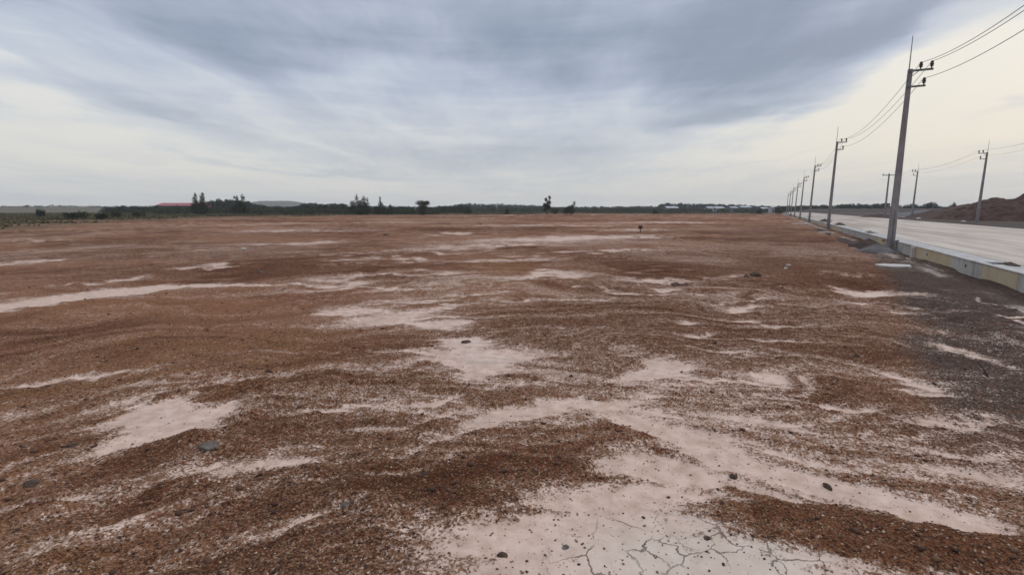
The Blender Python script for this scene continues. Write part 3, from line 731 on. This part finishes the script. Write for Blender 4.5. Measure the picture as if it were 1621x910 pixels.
# ------------------------------------------------------------------ rocks, clods and odd pieces
def rock_mesh(name, mat, r, seed, flat=.6, sub=3, rough=.35):
    bm = bmesh.new(); bmesh.ops.create_icosphere(bm, subdivisions=sub, radius=1)
    rnd = random.Random(seed); off = Vector((rnd.random() * 50, rnd.random() * 50, rnd.random() * 50))
    from mathutils import noise
    ax = (rnd.uniform(.75, 1.25), rnd.uniform(.6, .95))
    for v in bm.verts:
        n = noise.fractal(v.co * 1.2 + off, 1.0, 2.0, 4) * rough + noise.cell(v.co * 1.6 + off) * .12
        v.co *= (1 + n) * r; v.co.x *= ax[0]; v.co.y *= ax[1]; v.co.z *= flat
    me = bpy.data.meshes.new(name); bm.to_mesh(me); bm.free(); me.materials.append(mat); return me
ROCKS = [  # x, y, pixel half width, material, name, label
    (331, 706, 13, M_ROCK, 'rock', 'dark grey rock at the lower edge of the pale mud patch on the left', .42),
    (545, 797, 9, M_ROCK, 'rock', 'small dark grey rock beside the thin pale track in the lower left centre', .6),
    (50, 764, 9, M_CLOD, 'clod', 'flat brown clod near the left edge in the foreground', .4),
    (112, 702, 8, M_CLOD, 'clod', 'dark brown clod left of the pale mud patch', .45),
    (895, 857, 7, M_ROCK, 'rock', 'grey green stone lying in the pale mud left of the cracks', .45),
    (796, 869, 7, M_CLOD, 'clod', 'dark red clod on pinkish mud at the bottom centre', .8),
    (1310, 763, 7, M_CLOD, 'clod', 'dark clod on the long pale mud strip in the lower right', .7),
    (1161, 748, 7, M_CLOD, 'clod', 'small dark clod above the gravel island in the lower right', .5),
    (1120, 843, 6, M_CLOD, 'clod', 'flat dark clod just right of the cracked mud', .45),
    (1019, 811, 4, M_CLOD, 'clod', 'tiny brown clod at the top end of a mud crack', .7),
    (738, 537, 7, M_CLOD, 'clod', 'brown clod standing in the bright wet patch at the centre', .6),
    (1196, 434, 9, M_CLOD, 'clod', 'dark lumpy clod beyond the small puddles right of centre', .7),
    (1182, 437, 5, M_CLOD, 'clod', 'small clod just left of the lumpy dark one right of centre', .7),
    (1069, 449, 9, M_CLOD, 'clod', 'dark greenish clod at the right end of the shallow puddle', .5),
    (1086, 450, 5, M_CLOD, 'clod', 'little clod touching the right side of the greenish puddle clod', .6),
    (413, 430, 4, M_ROCK, 'rock', 'dark stone alone on the smooth soil left of centre', .9),
    (437, 439, 2.5, M_ROCK, 'rock', 'tiny stone just right of the lone dark stone left of centre', .8),
    (385, 393, 3, M_PALE, 'rock', 'tiny pale stone among the far streaks on the left', .6),
    (1244, 425, 3.5, M_PALE, 'rock', 'small white stone on the red soil left of the nearest pole', .6),
    (1248, 420, 3, M_PALE, 'rock', 'white chip just behind the small white stone near the pole', .5),
    (1393, 414, 3, M_CLOD, 'clod', 'small dark clod just before the rubble heap of the nearest pole', .7),
    (760, 355, 5, M_CLOD, 'clod', 'low dark lump far out on the bare field', .4),
    (611, 372, 5, M_CLOD, 'clod', 'dark lump in the distant field left of centre', .5),
    (1357, 561, 4, M_CLOD, 'clod', 'small dark clod at the edge of the grey verge on the right', .7),
    (1158, 661, 4, M_PALE, 'rock', 'small pale pebble on brown soil above the mud band', .6),
    (1319, 661, 3.5, M_PALE, 'rock', 'white pebble near the thin pale track on the right', .6),
]
for i, (x, y, rp, mat, nm, lab, flat) in enumerate(ROCKS):
    X_, Y_ = g(x, y + rp * flat * .4); D_ = math.hypot(X_, Y_, HC)
    r = rp / FPX * D_ * .9
    me = rock_mesh(nm, mat, r, i + 3, flat); o = link(nm, me, None, (X_, Y_, heights_at(X_, Y_) + r * flat * .02)); o.rotation_euler = (0, 0, i * 1.3)
    tag(o, lab, 'rock' if nm == 'rock' else 'clod')
for (x, y, rp, lab) in ((1525, 351.5, 2.2, 'white stone at the foot of the red pile left of the pole across the road'),
                        (1454, 346.8, 2.2, 'white stone beside the pole next to the grey gravel pile')):
    X_, Y_ = g(x, y, .5); r = rp / FPX * math.hypot(X_, Y_)
    me = rock_mesh('rock', M_PALE, r, int(x), .6); o = link('rock', me, None, (X_, Y_, .5 + r * .2)); tag(o, lab, 'rock')

def slab(label, x, y, L_, W_, Th, rz, tilt, seed):
    rnd = random.Random(seed); bm = bmesh.new(); n = 11; top = []
    for k in range(n):
        a = 2 * math.pi * k / n
        ex = (abs(math.cos(a)) ** .5) * math.copysign(1, math.cos(a)); ey = (abs(math.sin(a)) ** .5) * math.copysign(1, math.sin(a))
        top.append((ex * L_ / 2 * rnd.uniform(.82, 1.05), ey * W_ / 2 * rnd.uniform(.8, 1.05)))
    vt = [bm.verts.new((a, b_, Th)) for a, b_ in top]; vb = [bm.verts.new((a * 1.03, b_ * 1.03, 0)) for a, b_ in top]
    bm.faces.new(vt); bm.faces.new(vb[::-1])
    for k in range(n): bm.faces.new((vb[k], vb[(k + 1) % n], vt[(k + 1) % n], vt[k]))
    X_, Y_ = g(x, y); o = bm_obj('concrete_slab', bm, M_SLAB, None, False, (X_, Y_, heights_at(X_, Y_) + .01)); o.rotation_euler = (tilt, 0, rz)
    tag(o, label, 'concrete slab')
slab('broken white concrete slab lying before the rubble heap of the nearest pole', 1416, 424, 1.2, .60, .08, -.3, .06, 1)
slab('thin pale slab on the soil below the third pole of the left row', 1270, 354.5, 3.4, 1.2, .08, .1, .02, 2)
slab('small pale slab at the end of the dark ditch between first and second poles', 1304, 369, 1.1, .5, .10, .2, 0.03, 3)
slab('pale chunk lying on the soil strip where the far drain wall begins', 1247, 341, 4, 1.2, .5, .4, 0.03, 4)

# wooden marker stake on the field
X_, Y_ = g(1013.5, 368); root = thing('marker_stake', 'short dark wooden marker stake standing alone on the far red field', 'stake', (X_, Y_, 0))
bm = bmesh.new(); tube(bm, [(0, 0, -.1), (.01, 0, .55)], [.045, .04], 6); bm_obj('post', bm, M_WOODP, root)
bm = bmesh.new(); box(bm, -.19, .19, -.04, .03, .36, .66, .01); bm_obj('board', bm, M_RUST, root)
# thin rod stuck in the verge
X_, Y_ = g(1568, 595)
bm = bmesh.new(); tube(bm, [(0, 0, -.03), (-.05, .05, .09), (-.105, .10, .20)], [.009, .008, .007], 6)
o = bm_obj('iron_rod', bm, M_RUST, None, True, (X_, Y_, heights_at(X_, Y_))); tag(o, 'thin dark iron rod leaning out of the grey verge at the right', 'rod')

# ------------------------------------------------------------------ gravel and clods (uncountable)
def stones_mesh(name, P, size, mat, flat=.65, tone=None):
    """angular stones: deformed octahedron/cube-like polyhedra"""
    base = np.array([(1, 0, 0), (-1, 0, 0), (0, 1, 0), (0, -1, 0), (0, 0, 1), (0, 0, -1),
                     (.66, .66, .5), (-.66, .66, .5), (.66, -.66, .5), (-.66, -.66, .5)], float)
    faces = np.array([(0, 6, 8), (6, 0, 2), (2, 7, 6), (7, 2, 1), (1, 9, 7), (9, 1, 3), (3, 8, 9), (8, 3, 0), (4, 6, 7), (4, 7, 9), (4, 9, 8), (4, 8, 6),
                      (5, 2, 0), (5, 1, 2), (5, 3, 1), (5, 0, 3)])
    n = len(P); B = base[None] * (1 + RNG.uniform(-.32, .32, (n, len(base), 1)))
    B = B * RNG.uniform(.65, 1.3, (n, 1, 3)) * np.array([1, 1, flat]) * size[:, None, None]
    a = RNG.uniform(0, 2 * np.pi, n); ca, sa = np.cos(a)[:, None], np.sin(a)[:, None]
    tl = RNG.uniform(-.5, .5, n)[:, None]
    x = B[..., 0] * ca - B[..., 1] * sa; y = B[..., 0] * sa + B[..., 1] * ca; z = B[..., 2] + x * tl
    V = np.stack([x, y, z], -1) + P[:, None, :]
    F = (faces[None] + (np.arange(n) * len(base))[:, None, None]).reshape(-1, 3)
    me = mesh_np(name, V.reshape(-1, 3), F, mat)
    tn = RNG.random(n) if tone is None else tone
    add_attr(me, 'tone', np.repeat(tn, len(base)))
    return me
def gravel_mat():
    m, T, b = new_mat('loose_laterite_gravel'); t = T.attr('tone')
    cr = T.new('ShaderNodeValToRGB'); T.put(cr.inputs[0], t); e = cr.color_ramp.elements
    e[0].position = 0; e[0].color = (.050, .022, .013, 1); e[1].position = 1; e[1].color = (.55, .44, .34, 1)
    for p_, c_ in ((.35, (.10, .045, .025)), (.6, (.19, .095, .048)), (.85, (.26, .145, .075)), (.95, (.32, .19, .10))):
        q = e.new(p_); q.color = (*c_, 1)
    T.put(b.inputs['Base Color'], cr.outputs[0]); b.inputs['Roughness'].default_value = .8
    return m
M_GRAVEL = gravel_mat()
def scatter(n, r0, r1, smin, smax, keep_pow, power, dens_mud=.08):
    # density falls with distance the way the eye picks the grains out
    u = RNG.random(n); r = r0 * (r1 / r0) ** (u ** power); a = np.radians(RNG.uniform(-50, 50, n))
    X = r * np.sin(a); Y = r * np.cos(a)
    z, patch, m, verge, strip, grass, red, pink, band = ground_fields(X, Y)
    _, t = to_st(X, Y)
    k = (RNG.random(n) < (dens_mud + (1 - dens_mud) * (1 - m) ** 1.3)) & (t < 5.8)
    X, Y, z, verge, m = X[k], Y[k], z[k], verge[k], m[k]
    s = smin * (smax / smin) ** (RNG.random(len(X)) ** keep_pow)
    tone = np.clip(RNG.random(len(X)) ** 1.15 * (1 - .35 * verge), 0, 1)
    return np.stack([X, Y, z + s * .15], 1), s, tone
P1, s1, t1 = scatter(150000, 2.2, 13, .0032, .012, 2.4, 1.0, .05)
o = link('gravel', stones_mesh('gravel', P1, s1, M_GRAVEL, tone=t1)); o['kind'] = 'stuff'
P2, s2, t2 = scatter(9000, 3.0, 60, .009, .032, 4.0, .8, .006)
o = link('soil_clods', stones_mesh('soil_clods', P2, s2, M_GRAVEL, tone=t2 * .6)); o['kind'] = 'stuff'

# ------------------------------------------------------------------ vegetation
def leaves(lobes, n, size, stretch=(1, 1, 1.0)):
    """leaf clumps through the volume of ellipsoid lobes [(x,y,z,rx,ry,rz)]"""
    Lb = np.array(lobes, float); wgt = Lb[:, 3] * Lb[:, 4] * Lb[:, 5]; wgt = wgt ** .8; wgt /= wgt.sum()
    k = RNG.choice(len(Lb), n, p=wgt)
    d = RNG.normal(size=(n, 3)); d /= np.linalg.norm(d, axis=1)[:, None]
    rad = RNG.random(n) ** .45 * RNG.uniform(.7, 1.15, n)
    ctr = Lb[k, :3] + d * rad[:, None] * Lb[k, 3:]
    sz = size * RNG.uniform(.5, 1.4, n)
    e1 = RNG.normal(size=(n, 3)); e1 /= np.linalg.norm(e1, axis=1)[:, None]
    e2 = np.cross(e1, RNG.normal(size=(n, 3))); e2 /= np.linalg.norm(e2, axis=1)[:, None]
    e1 = e1 * sz[:, None] * .5; e2 = e2 * sz[:, None] * .32
    e1 *= np.array(stretch); 
    V = np.stack([ctr - e1, ctr + e2, ctr + e1 * 1.1, ctr - e2], 1).reshape(-1, 3)
    F = np.arange(n * 4).reshape(-1, 4)
    return V, F, np.repeat(RNG.random(n), 4)
def leaf_mesh(name, lobes, n, size, mat, stretch=(1, 1, 1)):
    V, F, t = leaves(lobes, n, size, stretch); me = mesh_np(name, V, F, mat); add_attr(me, 'leaf_tone', t); return me
def tree(label, x, D, ytop, lobes, n=1500, size=.4, mat=None, name='tree', trunk_top=.8, spread=0, group=None, z0=0.0, cat='tree'):
    """lobes in units of tree height: (x, z, rx, rz)"""
    X_, Y_ = col(x, D); h = toph(ytop, D) - z0
    root = thing(name, label, cat, (X_, Y_, z0), 0, group)
    L3 = [(a * h * 1.25, RNG.uniform(-.05, .05) * h, b_ * h * 1.03, rx * h * 1.35, rx * h * 1.1, rz * h) for a, b_, rx, rz in lobes]
    n = int(n * 1.5)
    link('crown', leaf_mesh('crown', L3, n, size, mat or M_LEAF), root)
    bm = bmesh.new()
    tube(bm, [(0, 0, -.3), (.02 * h, 0, .3 * h), (lobes[-1][0] * h * .5, 0, trunk_top * h)], [.028 * h, .02 * h, .008 * h], 6)
    for a, b_, rx, rz in lobes[:5]:
        tube(bm, [(.01 * h, 0, max(.12, b_ - .22) * h), (a * h, 0, b_ * h)], [.010 * h, .004 * h], 5)
    bm_obj('trunk', bm, M_BARK, root)
    return root
# slender paired trees
tree('slim dark twin-topped tree right beside the red roofed shed', 316, 215, 304.5, [(-.14, .62, .09, .26), (.13, .66, .09, .28), (-.16, .3, .15, .26), (.14, .3, .15, .26), (0, .15, .24, .16), (.02, .45, .12, .2), (-.13, .85, .05, .12), (.15, .88, .05, .12)], 2600, .42)
tree('dark tree with a thin forked top and wide skirt before the far wood', 379, 215, 307.0, [(-.08, .75, .07, .2), (.16, .78, .08, .2), (.05, .5, .18, .2), (.18, .3, .2, .25), (-.12, .3, .2, .24), (.05, .18, .32, .18), (-.16, .8, .04, .1)], 2600, .42)
tree('broad dark many-topped tree in the middle of the left treeline', 568, 215, 307.0, [(-.06, .78, .07, .2), (.2, .72, .09, .2), (-.22, .5, .12, .2), (.05, .5, .24, .22), (.3, .45, .14, .24), (-.25, .28, .2, .22), (.2, .25, .24, .22), (.05, .15, .4, .15), (.33, .68, .05, .14)], 3000, .42)
tree('small pointed tree just right of the broad many-topped one', 602, 215, 309.5, [(0, .78, .05, .2), (.02, .5, .11, .2), (-.1, .25, .16, .2), (.12, .25, .16, .2), (0, .13, .26, .12)], 1500, .40)
tree('squat dark flat-topped tree standing alone above the grass', 669.5, 215, 318.0, [(-.12, .82, .3, .2), (.15, .78, .28, .2), (0, .55, .3, .2), (0, .3, .18, .2), (.25, .9, .12, .09), (0, .12, .3, .12)], 1700, .38)
tree('tall thin leaning tree standing alone right of centre', 866, 215, 309.5, [(.10, .86, .06, .13), (-.05, .76, .07, .12), (.08, .62, .1, .14), (-.08, .48, .12, .13), (.06, .38, .12, .14), (-.08, .26, .1, .12)], 1300, .36, trunk_top=.7)
tree('small pointed tree right of the tall thin leaning one', 905, 215, 318.5, [(.14, .8, .09, .2), (.05, .6, .12, .16), (-.1, .5, .16, .2), (0, .25, .24, .22)], 900, .34)
tree('little round tree touching the small pointed one', 897, 212, 325.5, [(0, .6, .3, .3), (0, .3, .3, .25)], 600, .3)
tree('small tree stub right of the pointed one in the left treeline', 618, 225, 322.5, [(0, .7, .12, .25), (0, .35, .25, .3)], 600, .34)
# trees across the road
tree('rounded dark tree behind the grey gravel pile', 1471, 330, 319.5, [(-.2, .6, .35, .26), (.2, .7, .35, .28), (.5, .5, .25, .25), (-.5, .45, .25, .22), (0, .3, .6, .25)], 1500, .6, z0=.4)
tree('low rounded dark tree left of the pole by the gravel pile', 1441, 330, 321.5, [(-.3, .55, .4, .28), (.2, .65, .4, .28), (.7, .4, .4, .25), (0, .3, .8, .25)], 1500, .6, z0=.4)
tree('small dark tree on the skyline where the red piles begin', 1509, 300, 320.5, [(0, .7, .16, .26), (-.15, .45, .28, .3), (.15, .4, .25, .3)], 1000, .5, z0=.4)
tree('dark bush-like tree just right of the level-armed pole', 1394, 330, 320.5, [(-.3, .65, .3, .25), (.3, .7, .35, .25), (0, .35, .5, .3)], 1200, .6, z0=.4)
# bushes in the grass
BUSH = [(63, 150, 329.5, 1.0, 'small dark bush near the left edge'), (186, 130, 330, 1.9, 'wide green bush at the left end of the far treeline'),
        (218, 140, 331.5, 1.6, 'green bush second from the left end of the treeline'), (112, 118, 335.5, 1.9, 'low dark bush in the left grass'),
        (158, 115, 336.5, 1.3, 'low dark bush right of the other low one in the left grass'), (492, 175, 329.5, .8, 'narrow green bush in the strip of grass left of centre'),
        (583, 185, 325, 1.1, 'dark bush between the broad tree and the pointed tree'), (742, 190, 329, 1.3, 'dark bush in the grass at the centre'),
        (803, 200, 329.5, .8, 'small bush in the grass left of the tall thin tree'), (877, 195, 327.5, 1.2, 'low bush at the foot of the tall thin tree'),
        (1037, 210, 331, 1.0, 'green bush before the long flat forest block'), (1203, 190, 331, .9, 'dark bush left of the far white building'),
        (455, 160, 331, 2.4, 'broad green bush below the pale hill'), (1233, 230, 329, 1.4, 'dark bush before the farthest poles'), (130, 128, 333.0, 1.6, 'brown green bush among the left grass')]
for (x, D, yt, wd, lab) in BUSH:
    D = max(D, np.interp(x, [0, 150, 480, 1300], [D, D, 205, 275])); X_, Y_ = col(x, D); h = max(toph(yt, D), .8); wd *= D / 190 if x > 400 else 1
    lob = [(RNG.uniform(-wd, wd), RNG.uniform(-.5, .5), h * RNG.uniform(.3, .65), wd * .6, wd * .5, h * .4) for _ in range(6)] + [(0, 0, h * .35, wd, wd * .7, h * .45)]
    root = thing('bush', lab, 'bush', (X_, Y_, 0)); link('foliage', leaf_mesh('foliage', lob, 900, .3, M_LEAF2 if 'green' in lab else M_LEAF), root)
    bm = bmesh.new()
    for k in range(4): tube(bm, [(0, 0, -.1), (random.uniform(-.5, .5) * wd, 0, h * .5)], [.03, .012], 5)
    bm_obj('stem', bm, M_BARK, root)

def belt(name, pts, D0, depth, n, size, mat, seed, z0=0.0, lobe_w=7.0):
    """a far-off wood: pts = [(image column, image row of its top)], at distance D0"""
    rng = np.random.default_rng(seed); xs = [p[0] for p in pts]; ys = [p[1] for p in pts]
    lobes = []; x = xs[0]; stepx = lobe_w / D0 * 800 * .55
    while x < xs[-1]:
        D = D0 + rng.uniform(0, depth); yt = np.interp(x, xs, ys); h = max(toph(yt, D0) - z0, 1.0) * rng.uniform(.92, 1.12)
        X_, Y_ = col(x, D); w_ = lobe_w * rng.uniform(.5, 1.0)
        lobes.append((X_, Y_, z0 + h * .66, w_ * .6, w_ * .6, h * .34)); lobes.append((X_, Y_, z0 + h * .28, w_ * .9, w_ * .8, h * .36))
        x += stepx * rng.uniform(.4, 1.1)
    me = leaf_mesh(name, lobes, int(n * 1.5), size * 1.15, mat); o = link(name, me); o['kind'] = 'stuff'; return o
belt('far_wood', [(-60, 326), (40, 325.5), (100, 325), (186, 326.5), (250, 326)], 620, 40, 9000, 1.3, M_WOOD, 1)
belt('scrub_belt', [(168, 328), (190, 326), (245, 325.5), (300, 325), (330, 325)], 300, 25, 9000, .7, M_LEAF, 2, lobe_w=5)
belt('scrub_belt', [(322, 320), (335, 317.0), (372, 316.6), (392, 319), (405, 323)], 380, 30, 16000, .9, M_LEAF, 3, lobe_w=6)
belt('scrub_belt', [(395, 326), (410, 324), (430, 326), (470, 327), (478, 322), (500, 320.5), (512, 323), (522, 322), (545, 321.5), (552, 325), (600, 326), (660, 327), (700, 327), (740, 325)], 330, 30, 26000, .75, M_LEAF, 4, lobe_w=5)
belt('far_wood', [(690, 327), (722, 324), (735, 321.5), (765, 322.8), (790, 321.8), (812, 324), (850, 324.5), (870, 327), (960, 327), (1046, 326)], 650, 40, 22000, 1.3, M_WOOD, 5)
belt('far_wood', [(1045, 322.5), (1060, 321.8), (1080, 322), (1130, 323), (1180, 324.5), (1215, 326), (1300, 325.5)], 600, 40, 22000, 1.3, M_WOOD, 6)
belt('scrub_belt', [(700, 329), (760, 328.5), (860, 329), (950, 329.5), (1080, 330), (1230, 330)], 380, 40, 20000, .6, M_LEAF2, 7, lobe_w=5)
belt('scrub_belt', [(1225, 328), (1240, 326.5), (1290, 325), (1330, 323.5), (1350, 322.5), (1390, 324), (1430, 326), (1460, 326), (1500, 327), (1560, 327), (1680, 326)], 380, 40, 30000, .8, M_LEAF, 8, z0=.4, lobe_w=6)
belt('scrub_belt', [(240, 330), (300, 329), (420, 330), (560, 330), (700, 331)], 230, 30, 26000, .42, M_LEAF2, 9, lobe_w=3)

# pale hills far behind
def hill(pts, D, mat, depth=60):
    n = 60; xs = np.linspace(pts[0][0], pts[-1][0], n); ys = np.interp(xs, [p[0] for p in pts], [p[1] for p in pts])
    V = []; m_ = 9
    for i, (x, y) in enumerate(zip(xs, ys)):
        h = toph(y, D) + (vnoise(np.array([i * .7]), np.array([D * .1]), 5)[0] - .5) * .8
        for k in range(m_):
            f = k / (m_ - 1) * 2 - 1; X_, Y_ = col(x, D + f * depth)
            V.append((X_, Y_, -1 + (h + 1) * (1 - abs(f) ** 1.6)))
    F = [(i * m_ + k, (i + 1) * m_ + k, (i + 1) * m_ + k + 1, i * m_ + k + 1) for i in range(n - 1) for k in range(m_ - 1)]
    o = link('hill', mesh_np('hill', np.array(V), np.array(F), mat, True)); o['kind'] = 'structure'
M_HILL = dirt_mat('far_dry_hill', (.125, .12, .10), (.17, .16, .135), (.19, .175, .15))
M_BANK = dirt_mat('far_dry_bank', (.10, .085, .055), (.14, .115, .08), (.16, .135, .10))
hill([(385, 326), (400, 319.5), (420, 318), (460, 318), (478, 320.5), (500, 327)], 950, M_HILL, 90)
hill([(-120, 327.2), (60, 327.6), (150, 327.5), (190, 330.5)], 430, M_BANK)
hill([(1262, 333), (1300, 330.5), (1400, 330), (1480, 329), (1600, 329)], 330, M_DARKSOIL, 20)

# grass (uncountable blades)
def grass_mesh():
    n = 90000
    az = RNG.uniform(-56, 26, n); D = RNG.uniform(0, 1, n) ** 1.2
    r = 62 + D * 330; X = r * np.sin(np.radians(az)); Y = r * np.cos(np.radians(az))
    g_ = ground_fields(X, Y); k = (g_[5] > RNG.uniform(.55, 1.1, n) + .5 * (fbm(X * .2, Y * .2, 77, 3) - .5)); X, Y, z = X[k], Y[k], g_[0][k]
    n = len(X); h = RNG.uniform(.05, .20, n) * (1 + np.hypot(X, Y) / 150) * (.6 + fbm(X * .06, Y * .06, 7, 3)); wd = RNG.uniform(.12, .35, n); a = RNG.uniform(0, np.pi, n)
    lx, ly = RNG.normal(0, .12, n), RNG.normal(0, .12, n)
    cx, sx = np.cos(a) * wd, np.sin(a) * wd
    V = np.stack([np.stack([X - cx, Y - sx, z - .05], 1), np.stack([X + cx, Y + sx, z - .05], 1), np.stack([X + cx * .5 + lx, Y + sx * .5 + ly, z + h], 1), np.stack([X - cx * .6 + lx, Y - sx * .6 + ly, z + h * .8], 1)], 1).reshape(-1, 3)
    me = mesh_np('grass', V, np.arange(n * 4).reshape(-1, 4), M_GRASS); add_attr(me, 'leaf_tone', np.repeat(RNG.random(n), 4))
    o = link('grass', me); o['kind'] = 'stuff'
grass_mesh()

# ------------------------------------------------------------------ far buildings
M_REDROOF = simple('red_sheet_roof', (.27, .055, .065), (.33, .085, .095), .5, .5, 0)
M_REDWALL = simple('dark_red_wall', (.12, .03, .035), (.18, .05, .05), .5, .8, 0)
M_WHITE = simple('white_sheet', (.34, .35, .345), (.44, .45, .445), .5, .6, 0)
M_GREYB = simple('grey_blue_sheet', (.12, .14, .16), (.18, .20, .22), .5, .6, 0)
M_DARKOPEN = simple('dark_opening', (.02, .02, .022), (.04, .04, .04), 1, .6, 0)
def shed(label, x0, x1, D, y_eave, y_ridge, mw, mr, depth=14, doors=2, cat='shed'):
    a = col(x0, D); b_ = col(x1, D); L_ = b_[0] - a[0]; he = toph(y_eave, D); hr = toph(y_ridge, D)
    root = thing('shed' if cat == 'shed' else 'building', label, cat, ((a[0] + b_[0]) / 2, D, 0))
    bm = bmesh.new(); box(bm, -L_ / 2, L_ / 2, 0, depth, -.3, he)
    bm_obj('wall', bm, mw, root)
    bm = bmesh.new(); o_ = .4
    q = [(-L_ / 2 - o_, -o_, he + .01), (L_ / 2 + o_, -o_, he + .01), (L_ / 2 + o_, depth / 2, hr), (-L_ / 2 - o_, depth / 2, hr), (-L_ / 2 - o_, depth + o_, he + .01), (L_ / 2 + o_, depth + o_, he + .01)]
    v = [bm.verts.new(p_) for p_ in q]; v2 = [bm.verts.new((p_[0], p_[1], p_[2] + .12)) for p_ in q]
    for f in ((v[3], v[2], v[1], v[0]), (v[4], v[5], v[2], v[3]), (v2[0], v2[1], v2[2], v2[3]), (v2[3], v2[2], v2[5], v2[4])): bm.faces.new(f)
    for e1, e2 in ((0, 1), (1, 2), (2, 5), (5, 4), (4, 3), (3, 0)): bm.faces.new((v[e1], v[e2], v2[e2], v2[e1]))
    bm_obj('roof', bm, mr, root)
    for k in range(doors):
        xx = -L_ / 2 + L_ * (k + .5) / doors; ww = min(2.2, L_ / doors * .28)
        bm = bmesh.new(); box(bm, xx - ww, xx + ww, -.06, -.004, 0, he * .7); bm_obj('door', bm, M_DARKOPEN, root)
    return root
shed('long low shed with a bright red roof behind the left trees', 246, 312, 340, 326.0, 321.3, M_REDWALL, M_REDROOF, 16, 5)
shed('pale grey shed half sunk in scrub at the left end of the flat forest block', 1056, 1074, 420, 329.5, 326.8, M_GREYB, M_WHITE, 12, 2)
shed('small white shed, leftmost of the row before the flat forest', 1121, 1130, 400, 329.5, 327.2, M_WHITE, M_WHITE, 10, 1)
shed('second white shed, close right of the small leftmost one', 1133, 1147, 400, 329.8, 327.2, M_WHITE, M_WHITE, 10, 2)
shed('grey blue shed between the white pair and the wide pale roofed one', 1158, 1169, 400, 329.3, 327.4, M_GREYB, M_WHITE, 10, 1)
shed('wide pale roofed shed in the middle of the far row', 1174, 1190, 420, 328.5, 326.3, M_GREYB, M_WHITE, 12, 3)
shed('low pale shed left of the narrow white building', 1207, 1218, 400, 330.5, 328.4, M_GREYB, M_WHITE, 10, 1)
shed('narrow tall white building right at the far end of the pole row', 1221.5, 1226, 380, 328.6, 326.6, M_WHITE, M_WHITE, 5, 1, 'building')

# ------------------------------------------------------------------ haze
HAZE = 0.00020
if HAZE:
    bm = bmesh.new(); box(bm, -2200, 2200, -300, 2600, -2.5, 60)
    m = bpy.data.materials.new('haze'); m.use_nodes = True; T = NT(m.node_tree); T.n.clear()
    pv = T.new('ShaderNodeVolumePrincipled'); pv.inputs['Color'].default_value = (.86, .90, .95, 1); pv.inputs['Density'].default_value = HAZE
    mo = T.new('ShaderNodeOutputMaterial'); T.l.new(pv.outputs[0], mo.inputs['Volume'])
    o = bm_obj('haze', bm, m); o['kind'] = 'stuff'
